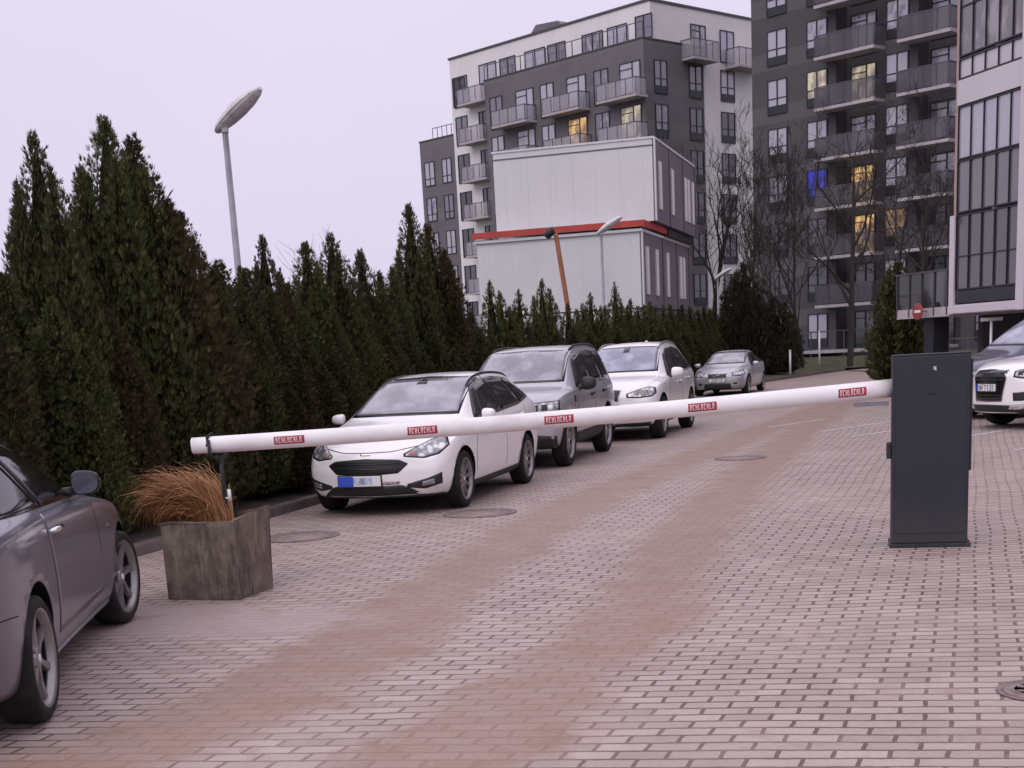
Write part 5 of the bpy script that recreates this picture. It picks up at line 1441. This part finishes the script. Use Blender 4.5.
def pane_mat(name, base, lo, rough=.06):
    m, nt, b = new_mat(name)
    oi = nd(nt, "ShaderNodeObjectInfo"); co = objco(nt)
    n = noise(nt, objco(nt, (1.,1.,.35)), 2.6, 4, .6)
    wv = noise(nt, objco(nt, (14,14,.3)), 1.6, 2)
    fold = mixc(nt, wv, tuple(x*.82 for x in base), base)
    f = ramp(nt, math_(nt, 'ADD', n, math_(nt, 'MULTIPLY_ADD', oi.outputs["Random"], .7, -.4)), .42, .60)
    nt.links.new(mixc(nt, f, fold, lo), b.inputs["Base Color"])
    b.inputs["Roughness"].default_value = rough
    b.inputs["Specular IOR Level"].default_value = .9
    b.inputs["Coat Weight"].default_value = .35
    return m
M['pane'] = pane_mat('window_pane', (.44,.42,.50), (.16,.15,.19))
M['pane_dark'] = pane_mat('window_pane_dark', (.06,.06,.075), (.025,.025,.03))
M['pane_pale'] = pane_mat('glazing_pale', (.55,.51,.56), (.45,.42,.47), .2)
M['pane_low'] = pane_mat('glazing_low', (.17,.14,.15), (.07,.06,.065))
M['pane_grey'] = pane_mat('glazing_grey', (.33,.29,.325), (.14,.125,.14))
def lit(name, c, e, es):
    m, nt, b = new_mat(name)
    co = objco(nt, (1,1,.7)); n = noise(nt, co, 1.7, 3); w_ = noise(nt, objco(nt, (9,9,.2)), 1.5, 2)
    b.inputs["Base Color"].default_value = (*c, 1); b.inputs["Roughness"].default_value = .15
    nt.links.new(mixc(nt, math_(nt, 'MULTIPLY', ramp(nt, n, .42, .6), math_(nt, 'MULTIPLY_ADD', w_, .8, .5)), tuple(x*.18 for x in e), e), b.inputs["Emission Color"])
    b.inputs["Emission Strength"].default_value = es
    return m
M['lit_warm'] = lit('lit_window_warm', (.2,.15,.1), (.85,.50,.19), .8)
M['lit_cream'] = lit('lit_window_cream', (.3,.28,.25), (.9,.74,.5), .45)
M['lit_dim'] = lit('lit_window_dim', (.12,.10,.08), (.5,.27,.14), .45)
M['lit_blue'] = lit('lit_window_blue', (.02,.02,.08), (.04,.05,.75), .6)
M['rail_metal'] = flat('rail_metal', (.10,.10,.115), .45, metal=.5)
def frosted(name, c, al):
    m, nt, b = new_mat(name)
    b.inputs["Base Color"].default_value = (*c,1); b.inputs["Roughness"].default_value = .25
    b.inputs["Alpha"].default_value = al
    return m
M['frosted'] = frosted('frosted_glass', (.44,.41,.46), .45)
M['smoked'] = frosted('smoked_glass', (.12,.108,.124), .5)
M['slab'] = simple('balcony_slab', (.42,.38,.40), .8, var=.1)
M['slab_under'] = M['slab']
M['light_grey_wall'] = wall_mat('container_white', (.645,.645,.665), var=.04, rough=.55)
M['container_grey'] = wall_mat('container_grey', (.155,.13,.165), var=.06, rough=.6)
M['red_trim'] = simple('red_trim', (.42,.045,.035), .5, var=.12, scale=2)
M['rust_orange'] = simple('rust_orange', (.30,.115,.055), .6, var=.25, scale=3)

class Face:
    """a facade: O ground corner, u runs along the wall, n looks outward"""
    def __init__(s, O, ang, parent, flip=1):
        s.O = Vector((*O, 0)); a = R(ang); s.u = Vector((sin(a), cos(a), 0)); s.n = Vector((s.u.y, -s.u.x, 0))*flip
        s.parent = parent
        s.M = Matrix(((s.u.x, s.n.x, 0, s.O.x), (s.u.y, s.n.y, 0, s.O.y), (0, 0, 1, 0), (0, 0, 0, 1)))
    def pt(s, u, d=0, z=0): return s.O + s.u*u + s.n*d + Vector((0,0,z))

def set_child(o, root):
    o.parent = root
    o.matrix_parent_inverse = root.matrix_basis.inverted()

win_cache = {}
def window(F, root, u, z, w_, h, kind='two', mat='pane', low=0., d0=0.):
    """window = dark frame with mullions (part) + pane (sub-part); local frame of the facade"""
    key = (kind, round(w_,2), round(h,2), round(low,2))
    if key not in win_cache:
        fr, pn = MB(), MB(); t = .055; dp = .07
        x0, x1 = -w_/2, w_/2
        fr.box(x0, x0+t, .001, dp, 0, h); fr.box(x1-t, x1, .001, dp, 0, h)
        fr.box(x0+t, x1-t, .001, dp, h-t, h); fr.box(x0+t, x1-t, .001, dp, 0, t)
        b0 = t
        if low: fr.box(x0+t, x1-t, .001, .05, t, low); b0 = low
        xm = 0 if kind in ('two', 'twob') else w_*.12
        fr.box(xm-.035, xm+.035, .001, dp-.004, b0, h-t)
        if kind == 'two': fr.box(x0+t, x1-t, .001, dp-.008, b0+(h-b0)*.26, b0+(h-b0)*.26+.05)
        if kind == 'door': fr.box(x0+t, xm-.035, .001, dp-.008, h*.80, h*.80+.05); fr.box(x0+t, xm-.035, .001, dp-.008, h*.12, h*.12+.06)
        pn.box(x0+t*.5, x1-t*.5, -.02, .022, b0-.01, h-t*.5)
        f_ = fr.build('window', M['frame_dark']); p_ = pn.build('pane', M['pane'])
        win_cache[key] = (f_.data, p_.data)
        bpy.data.objects.remove(f_); bpy.data.objects.remove(p_)
    fm, pm = win_cache[key]
    f_ = bpy.data.objects.new('window', fm); col.objects.link(f_)
    f_.matrix_world = Matrix.Translation(F.pt(u, d0, z)) @ Matrix(((F.u.x,F.n.x,0,0),(F.u.y,F.n.y,0,0),(0,0,1,0),(0,0,0,1)))
    set_child(f_, root)
    p_ = bpy.data.objects.new('pane', pm); col.objects.link(p_); p_.parent = f_
    if mat != 'pane':
        p_.material_slots[0].link = 'OBJECT'; p_.material_slots[0].material = M[mat]
    return f_

bal_cache = {}
def balcony(F, root, u0, u1, z, depth=1.25, rail=1.05, mat='frosted', posts=5, d0=0.):
    """slab (part) + railing posts and glass (sub-parts)"""
    key = (round(u1-u0,2), depth, rail, mat, posts)
    if key not in bal_cache:
        L = u1-u0
        a = MB(); a.box(0, L, .002, depth, -.16, 0)
        g = MB()
        g.box(.05, L-.05, depth-.045, depth-.025, .05, rail); g.box(.03, .05, .06, depth-.06, .05, rail); g.box(L-.05, L-.03, .06, depth-.06, .05, rail)
        r_ = MB()
        r_.box(0, L, depth-.055, depth-.01, rail, rail+.045); r_.box(0, .045, .02, depth-.06, rail, rail+.045); r_.box(L-.045, L, .02, depth-.06, rail, rail+.045)
        for k in range(posts):
            x = .0 + (L-.04)*k/(posts-1); r_.box(x, x+.04, depth-.024, depth-.001, -.02, rail-.001)
        r_.box(0,.04,.05,.09,0,rail-.001); r_.box(L-.04,L,.05,.09,0,rail-.001)
        oa = a.build('balcony', M['slab']); og = g.build('glass_panel', M[mat]); orr = r_.build('railing', M['rail_metal'])
        bal_cache[key] = (oa.data, og.data, orr.data)
        for o in (oa, og, orr): bpy.data.objects.remove(o)
    am, gm, rm = bal_cache[key]
    o = bpy.data.objects.new('balcony', am); col.objects.link(o)
    o.matrix_world = Matrix.Translation(F.pt(u0, d0, z)) @ Matrix(((F.u.x,F.n.x,0,0),(F.u.y,F.n.y,0,0),(0,0,1,0),(0,0,0,1)))
    set_child(o, root)
    for nm, me in (('glass_panel', gm), ('railing', rm)):
        c = bpy.data.objects.new(nm, me); col.objects.link(c); c.parent = o
    return o

def part(mb, name, mat, root, **kw):
    o = mb.build(name, mat, **kw); set_child(o, root); return o

# ---- dark block on the right
dk = empty('dark_apartment_block', (-9.71, 85.06, 0), 0, 'dark grey brown apartment block with balconies and lit windows behind bare trees', 'apartment block')
bpy.context.view_layer.update()
FD = Face((-9.71, 85.06), 180-59.4, dk)
if FD.n.dot(Vector((0,-1,0))) < 0: FD = Face((-9.71, 85.06), 180-59.4, dk, -1)
Z0 = .45; ST = 2.87
mb = MB()
# wall sections with recessed bays behind the balconies
secs = [(.18,5.9,0),(5.9,9.05,-1.0),(9.05,10.95,0),(10.95,13.7,-1.0),(13.7,22,0)]
mb.box(.18, 22, -14, -1.05, .2, 28, FD.M)
for a, b_, d_ in secs:
    if d_ == 0: mb.box(a, b_, -1.05, 0, .2, 28, FD.M)
part(mb, 'wall', M['dark_clad'], dk)
mb = MB(); mb.box(.1, 22.1, -14.1, .06, 28, 28.2, FD.M); part(mb, 'roof', M['roof_edge'], dk)
lit_map = {('B',3):'lit_blue', ('C',3):'lit_warm', ('C',2):'lit_warm', ('B',5):'lit_cream', ('C',5):'lit_cream', ('D',2):'lit_dim', ('A',8):'pane'}
for k in range(0, 9):
    zt = 2.98 + (k-0)*2.63 if False else None
top_of = lambda k: 2.95 + k*2.635      # window heads, storey k
for k in range(0, 9):
    zh = top_of(k)
    for nm, u in (('A',1.98),('B',4.68),('D',9.74)):
        m_ = lit_map.get((nm,k), 'pane' if k >= 4 or rnd.random() > .6 else 'pane_dark')  # lower storeys mostly get dark panes, tree shade put into their colour
        if k < 3 and (nm,k) not in lit_map and m_ == 'pane' and nm == 'A': m_ = 'pane_dark'
        window(FD, dk, u, zh-1.88, 1.36, 1.88, 'two', m_, low=.47)
    window(FD, dk, 7.0, zh-2.15, 1.6, 2.15, 'door', lit_map.get(('C',k), 'pane' if k > 3 else 'pane_dark'), d0=-1.05)
    window(FD, dk, 11.95, zh-2.2, 1.65, 2.2, 'door', 'pane' if k > 2 else 'pane_dark', d0=-1.05)
    window(FD, dk, 15.2, zh-1.88, 1.36, 1.88, 'two', 'pane', low=.47); window(FD, dk, 18.2, zh-1.88, 1.36, 1.88, 'two', 'pane', low=.47)
    if k > 0:
        balcony(FD, dk, 5.25, 9.0, zh-2.2, 1.15, mat='smoked'); balcony(FD, dk, 10.4, 13.45, zh-2.25, 1.15, mat='smoked')
mb = MB(); mb.box(-.2, 13.6, .01, 1.9, .72, .88, FD.M)
part(mb, 'terrace_slab', M['slab'], dk)
for u in (1.0, 3.3, 5.4, 7.6, 10.0, 12.2):
    mb = MB(); mb.box(u, u+.09, 1.75, 1.84, .3, .72, FD.M); mb.box(u, u+.06, 1.76, 1.82, .88, 1.9, FD.M); part(mb, 'terrace_post', M['rail_metal'], dk)
mb = MB(); mb.box(-.1, 13.5, 1.77, 1.81, 1.9, 1.95, FD.M); part(mb, 'terrace_rail', M['rail_metal'], dk)

# ---- white apartment block with a grey clad front
wb_ = empty('white_apartment_block', (-17.62, 95.51, 0), 0, 'white apartment block with grey clad lower front, roof terrace and many balconies', 'apartment block')
bpy.context.view_layer.update()
FL = Face((-17.62, 95.51), 180-59.4, wb_); FL = FL if FL.n.y < 0 else Face((-17.62, 95.51), 180-59.4, wb_, -1)
FR = Face((-17.62, 95.51), 30.6, wb_); FR = FR if FR.n.x > 0 else Face((-17.62, 95.51), 30.6, wb_, -1)
# white core: plan in FL frame: u from -20 to .0, depth back 16
mb = MB(); mb.box(-20.0, 0.35, -17, 0, 0, 23.75, FL.M); part(mb, 'wall', M['plaster'], wb_)
mb = MB(); mb.box(-20.08, .43, -17.08, .08, 23.752, 23.9, FL.M); part(mb, 'roof', M['roof_edge'], wb_)
mb = MB(); a_ = [(-12.6,23.9),(-8.6,23.9),(-9.4,24.6),(-11.6,24.75)]
mb.hexa([FL.pt(u,-3.4,z) for u, z in a_]+[FL.pt(u,-1.2,z) for u, z in a_]); part(mb, 'roof_hatch', M['container_grey'], wb_)
# grey volume wraps the corner
GD = .9
mb = MB(); mb.box(-15.2, .47, 0, GD, 0, 21.35, FL.M); mb.box(.352, .47, -5.3, -.002, 0, 21.34, FL.M)
part(mb, 'grey_cladding', M['grey_clad'], wb_)
mb = MB(); mb.box(-15.26, .52, -.0, GD+.05, 21.352, 21.44, FL.M); mb.box(.36, .52, -5.35, -.05, 21.345, 21.43, FL.M); part(mb, 'parapet_cap', M['roof_edge'], wb_)
# terrace rail
mb = MB()
mb.box(-15.2, .45, GD-.08, GD-.03, 22.38, 22.43, FL.M)
for k in range(13):
    u = -15.2 + k*1.3; mb.box(u, u+.05, GD-.08, GD-.03, 21.44, 22.38, FL.M)
part(mb, 'terrace_rail', M['rail_metal'], wb_)
SW = 2.75
# top storey windows on white
for u, w_ in ((-18.9,1.7),(-15.7,1.9),(-13.5,1.7),(-10.6,2.1),(-8.4,1.8),(-4.9,2.0),(-2.6,1.8)):
    window(FL, wb_, u, 21.45 if u > -16 else 20.3, w_, 1.35 if u > -16 else 2.1, 'twob', 'pane')
window(FL, wb_, -.2, 21.5, 1.5, 1.5, 'twob', 'pane')
# grey front: pairs of windows with balconies
for k in range(7):
    zh = 20.1 - k*SW
    for i, u in enumerate((-14.0,-10.95,-8.65,-5.75,-3.4,-.75)):
        m_ = 'pane'
        if k == 1 and i == 3: m_ = 'lit_warm'
        if k == 1 and i == 5: m_ = 'lit_cream'
        window(FL, wb_, u, zh-2.25, 1.35 if i % 2 == 0 else 1.85, 2.25, 'twob' if i % 2 == 0 else 'door', m_, d0=GD)
    for a in (-13.35,-8.05,-2.8):
        balcony(FL, wb_, a, a+3.55, zh-2.27, 1.2, 1.0, d0=GD)
# white side strip at the left end: loggia balconies
for k in range(8):
    zh = 22.3 - k*SW
    window(FL, wb_, -18.95, zh-2.1, 1.35, 2.1, 'twob', 'pane' if k < 2 else 'pane_dark'); window(FL, wb_, -16.5, zh-2.1, .9, 2.1, 'twob', 'pane_dark') if k else None
    if k < 8: balcony(FL, wb_, -18.0, -15.25, zh-2.15, 1.2, 1.0)
# right face: windows in the grey corner, then the white column
d_g = .75+GD
def wr(u, z, w_, h, kind, mat, low=0, grey=False):
    # right face runs back from the corner: local u along FL's -n
    F2 = Face((0,0), 0, wb_); F2.O = FL.pt(.35+(.12 if grey else 0), 0, 0); F2.u = -FL.n; F2.n = FL.u
    return window(F2, wb_, u, z, w_, h, kind, mat, low)
F2w = Face((0,0), 0, wb_); F2w.O = FL.pt(.35, 0, 0); F2w.u = -FL.n; F2w.n = FL.u
for k in range(7):
    zh = 20.15 - k*SW
    wr(.75, zh-2.1, 1.3, 2.1, 'two', 'pane' if k < 2 else 'pane_dark', low=.5, grey=True)
    wr(4.4, zh-2.1, 1.4, 2.1, 'two', 'pane' if k < 1 else 'pane_dark', low=.5, grey=True)
    wr(8.05, zh-2.05, 1.55, 2.05, 'two', 'pane' if k < 1 else 'pane_dark', low=.5)
    wr(13., zh-2.05, 1.55, 2.05, 'two', 'pane', low=.5)
wr(4.9, 20.7, 1.6, 2.1, 'door', 'pane'); wr(8.05, 20.65, 1.55, 2.1, 'twob', 'pane'); wr(12.6, 20.65, 1.55, 2.1, 'twob', 'pane')
balcony(F2w, wb_, 3.0, 5.7, 20.45, 1.2, 1.1); balcony(F2w, wb_, 7.9, 11.0, 20.4, 1.2, 1.1)

# ---- lower grey wing at the far left
gw = empty('grey_apartment_wing', (-38, 108, 0), 0, 'lower grey apartment wing joined to the left of the white block', 'apartment block')
bpy.context.view_layer.update()
FG = Face(FL.pt(-20.0, -1.5).xy, 180-59.4, gw); FG = FG if FG.n.y < 0 else Face(FL.pt(-20.0, -1.5).xy, 180-59.4, gw, -1)
mb = MB(); mb.box(-6.0, -.02, -12, 0, 0, 18.7, FG.M); part(mb, 'wall', M['grey_clad'], gw)
mb = MB(); mb.box(-6.06, -.02, -12.05, .05, 18.702, 18.8, FG.M); part(mb, 'roof', M['roof_edge'], gw)
mb = MB(); mb.box(-4.6,-1.1,-.3,-.26,19.6,19.65, FG.M)
for k in range(7): mb.box(-4.6+k*.58,-4.56+k*.58,-.3,-.26,18.8,19.6, FG.M)
part(mb, 'roof_rail', M['rail_metal'], gw)
for k in range(7):
    zh = 17.1-k*SW
    window(FG, gw, -4.9, zh-1.85, 1.25, 1.85, 'two', 'pane', low=0); window(FG, gw, -2.75, zh-1.85, 1.15, 1.85, 'two', 'pane', low=0)

# ---- container block
cb_ = empty('container_block', (-9.0, 48.8, 0), 0, 'stacked site office containers, pale end wall with red trim and grey long side', 'site building')
bpy.context.view_layer.update()
CXL = -15.45; Y0 = 48.8
for k, (z0, z1, xr, yl) in enumerate(((.1,3.0,-9.40,50.0-1.2),(3.05,5.62,-9.40,48.8),(6.03,8.80,-9.07,49.9))):
    xl = CXL if k < 2 else CXL+.45
    mb = MB(); mb.box(xl, xr-.06, yl, yl+.06, z0, z1)
    for j in range(7):
        x = xl + (xr-xl)*(j+.5)/7; mb.box(x-.008, x+.008, yl-.006, yl-.001, z0+.1, z1-.1)
    part(mb, 'end_wall', M['light_grey_wall'], cb_)
    mb = MB(); mb.box(xl, xr-.062, yl+.062, 59.2, z0, z1-.02); mb.box(xr-.06, xr, yl+.0, 59.2, z0, z1)
    part(mb, 'side_wall', M['container_grey'], cb_)
    for yy in (yl+.0, 52.9, 56.0, 59.08):
        mb = MB(); mb.box(xr+.002, xr+.05, yy-.06, yy+.10, z0, z1); part(mb, 'corner_post', M['light_grey_wall'] if yy < 50 else M['container_grey'], cb_)
    for yy in ((49.7,51.6,53.9,56.9,57.7) if k == 1 else (50.9,53.5,56.5,57.3,58.4)):
        if k == 0: continue
        mb = MB(); mb.box(xr+.002, xr+.05, yy-.26, yy+.26, z0+.45, z0+2.1); f_ = part(mb, 'window', M['light_grey_wall'], cb_)
        mb = MB(); mb.box(xr+.03, xr+.056, yy-.17, yy+.17, z0+.53, z0+2.02); p_ = mb.build('pane', M['plate_white']); p_.parent = f_; p_.matrix_parent_inverse = f_.matrix_world.inverted()
mb = MB(); mb.box(CXL-.12, -9.25, 48.62, 48.8, 5.78, 5.99); mb.box(-9.39, -9.25, 48.801, 53.2, 5.78, 5.99); part(mb, 'red_trim', M['red_trim'], cb_)
mb = MB(); mb.box(CXL-.1, -9.36, 48.7, 59.2, 5.622, 5.715); part(mb, 'lower_roof', M['light_grey_wall'], cb_)
mb = MB(); mb.box(-9.38, -9.2, 53.21, 59.2, 5.72, 5.98); part(mb, 'side_band', M['frame_dark'], cb_)
mb = MB(); mb.box(CXL+.4, -9.04, 49.86, 59.2, 8.802, 8.87); part(mb, 'upper_roof', M['light_grey_wall'], cb_)
mb = MB(); mb.box(CXL+.45, -9.05, 49.88, 49.895, 8.56, 8.60); part(mb, 'dark_strip', M['rail_metal'], cb_)  # thin dark strip along the top of the end wall
mb = MB()
for k in range(9): mb.box(-9.12, -9.08, 50.5+k*1.0, 50.56+k*1.0, 8.872, 9.0+.10*(k % 3))
part(mb, 'roof_clutter', M['frame_dark'], cb_)

# rust orange pipe with a dark head before the container block
pp = empty('leaning_pipe', (-11.3, 46.2, 0), 0, 'rust orange leaning pipe with black head before the pale container end wall', 'pipe')
mb = MB(); mb.tube([(0,0,0),(-.22,0,3.2),(-.5,0,5.45),(-.56,0,5.62)], [.085,.085,.08,.07], 10); mb.build('pipe', M['rust_orange'], pp)
mb = MB(); mb.tube([(-.56,-.02,5.68),(-.72,-.05,5.6),(-.84,-.08,5.45)], [.11,.15,.12], 10); mb.build('head', M['dark_steel'], pp)

# ---- white glazed block at the right edge
gl = empty('glazed_white_block', (.92, 40.01, 0), 0, 'white building with glazed bays overhanging parked cars at the right edge', 'apartment block')
bpy.context.view_layer.update()
FX = Face((.92, 40.01), 180-31.8, gl); FX = FX if FX.n.x < 0 else Face((.92, 40.01), 180-31.8, gl, -1)
M['panel_white'] = wall_mat('white_panel', (.60,.56,.60), var=.04, rough=.5)
M['edge_tan'] = wall_mat('tan_edge', (.42,.30,.27), var=.06)
UE = 31
# core and ceiling of the undercroft
mb = MB(); mb.box(-.1, UE, -12, -1.2, 2.36, 21, FX.M); part(mb, 'wall', M['panel_white'], gl)
mb = MB(); mb.box(2.0, UE, -12, -4.0, 0, 2.34, FX.M); part(mb, 'ground_floor_wall', M['dark_clad'], gl)
mb = MB(); mb.box(-.12, UE, -1.19, .0, 2.1, 2.34, FX.M); part(mb, 'bay_floor', M['panel_white'], gl)
for k in range(7):
    z = 2.36 + k*3.72 if False else 0
def bay(u0, u1, z0, low_reflection=True):
    """one storey: lower glazing z0..z0+2.3 with transom, dark balustrade glass, upper glazing, white spandrel"""
    n = 5; L = u1-u0
    def glazing(za, zb, transom, mat, name='glazing'):
        fr = MB()
        fr.box(u0, u1, -.10, .0, za, za+.04, FX.M); fr.box(u0, u1, -.10, .0, zb-.04, zb, FX.M)
        for j in range(n+1):
            x = u0 + (L-.02)*j/n; fr.box(x, x+.02, -.10, .002, za+.04, zb-.04, FX.M)
        if transom: fr.box(u0+.05, u1-.05, -.09, -.01, transom, transom+.035, FX.M)
        f_ = part(fr, 'window', M['frame_dark'], gl)
        pn = MB(); pn.box(u0+.02, u1-.02, -.07, -.045, za+.02, zb-.02, FX.M); p_ = pn.build('pane', M[mat]); p_.parent = f_; p_.matrix_parent_inverse = f_.matrix_world.inverted()
    glazing(z0+(.36 if low_reflection else .02), z0+2.32, z0+1.22, 'pane_low' if low_reflection else 'pane_grey')
    mb = MB(); mb.box(u0, u1, -.1, -.01, z0+.02, z0+.34, FX.M)
    if low_reflection: part(mb, 'reflection_band', M['reflection_dark'], gl)  # dark band at the glazing foot: a reflection put in as colour
    glazing(z0+2.36, z0+3.70, None, 'pane_grey')
    glazing(z0+3.72, z0+5.06, None, 'pane')
    mb = MB(); mb.box(u0, u1, -.1, .03, z0+5.08, z0+5.70, FX.M); part(mb, 'spandrel', M['panel_white'], gl)
    glazing(z0+5.72, z0+6.24, None, 'pane_pale')
for (u0, u1) in ((-.05,2.8),(3.15,6.0),(6.4,9.25),(9.6,12.45),(12.8,15.65),(16,18.85)):
    bay(u0, u1, 2.36); bay(u0, u1, 8.62, False)
    mb = MB(); mb.box(u1+.005, u1+.34, -.3, .12, 2.1, 21, FX.M); part(mb, 'fin', M['panel_white'], gl)
mb = MB(); mb.box(-.28, -.06, -1.1, .04, 2.1, 4.68, FX.M); part(mb, 'frame_edge', M['panel_white'], gl)
mb = MB(); mb.box(-.16, -.052, -1.1, .0, 4.69, 21, FX.M); part(mb, 'tan_edge', M['edge_tan'], gl)
mb = MB(); mb.box(-.28, 2.8, -1.1, .05, 2.12, 2.30, FX.M); part(mb, 'sill_band', M['panel_white'], gl)
# raised terrace at its left end
mb = MB(); mb.box(-3.0, -.3, -3.5, .0, 2.06, 2.32, FX.M); part(mb, 'terrace_slab', M['slab'], gl)
mb = MB(); mb.box(-3.02, -.35, -.04, -.02, 2.33, 3.28, FX.M); mb.box(-3.02, -3.0, -3.4, -.05, 2.33, 3.28, FX.M); part(mb, 'glass_panel', M['pane_dark'], gl)
mb = MB()
for k in range(5): mb.box(-3.0+k*.64, -2.96+k*.64, -.018, .02, 2.1, 3.32, FX.M)
mb.box(-3.05, -.35, -.018, .03, 3.28, 3.33, FX.M); part(mb, 'railing', M['rail_metal'], gl)
mb = MB(); mb.box(-1.3, -1.1, -9, -1.6, 0, 2.05, FX.M); part(mb, 'end_wall', M['dark_clad'], gl)
for u, d_ in ((-1.95,-.75), (3.0,-2.2), (8.5,-2.2), (14,-2.2)):
    mb = MB(); mb.box(u, u+.5, d_, d_+.5, 0, 2.05, FX.M); part(mb, 'column', M['frame_dark'], gl)
# metal fence under the terrace
fn = empty('lattice_fence', (1.0, 42.9, 0), 0, 'grey lattice fence standing under the raised terrace', 'fence')
for z in (.35,.7,1.05,1.4):
    mb = MB(); mb.box(-.72, .85, -.02, .02, z, z+.045); mb.build('rail', M['steel'], fn)
for u in (-.72,-.2,.33,.81):
    mb = MB(); mb.box(u, u+.04, .021, .06, 0, 1.6); mb.build('fence_post', M['steel'], fn)
sp = empty('sign_post', (1.82, 39.2, 0), 0, 'pale thin signpost with narrow crossboard in the shade below the glazed bay', 'post')
mb = MB(); mb.tube([(0,0,0),(0,0,1.95)], .035, 8); mb.build('shaft', M['plate_white'], sp)
mb = MB(); mb.box(-.28,.28,-.06,-.036,1.86,1.95); mb.build('crossboard', M['slab'], sp)
M['sign_red'] = simple('sign_red', (.26,.05,.05), .5, var=.15, scale=6)
# round red sign fixed to the terrace edge
sg = empty('no_entry_sign', FX.pt(-1.40, .30, 2.24), 0, 'round red no entry sign with pale bar on the raised terrace edge', 'sign')
d_ = (Vector((0,0,1.75)) - FX.pt(-1.62,.06,2.36)); d_.z = 0; d_.normalize()
Q = Vector((-.80,-.60,0)).normalized().to_track_quat('Z','Y').to_matrix().to_4x4()
mb = MB(); mb.lathe([(.235,-.015),(.235,.0),(.225,.004),(.002,.004)], 32, Q); mb.build('disc', M['sign_red'], sg)
mb = MB(); mb.tube([(.02,.015,0),(.24,.17,0)], .02, 6); mb.build('bracket', M['steel'], sg)
mb = MB(); q = Q
mb.box(-.14,.14,-.035,.035,.0045,.009, Q); mb.build('bar', M['plate_white'], sg)
# posts and a low fence on the lawn
def lawn_post(x, y, h, lb, mat='steel'):
    t = empty('fence_post', (x, y, .15), 0, lb, 'post', 'thin posts on the lawn')
    mb = MB(); mb.tube([(0,0,0),(0,0,h)], .045, 8); mb.build('shaft', M[mat], t)
    mb = MB(); mb.tube([(0,0,h),(0,0,h+.02),(0,0,h+.04)], [.055,.055,.02], 8); mb.build('cap', M[mat], t)
lawn_post(-4.75, 70.0, 1.75, 'pale thin post on the lawn left of the dark trunked tree', 'plate_white')
lawn_post(-6.7, 70.5, 1.6, 'dark thin post on the lawn at the bush edge', 'dark_steel')
lawn_post(-1.9, 71.5, 1.9, 'grey thin post on the lawn beside the conical thuja')
lawn_post(-5.35, 60.6, 1.0, 'short pale marker post at the lawn corner near the kerb', 'plate_white')
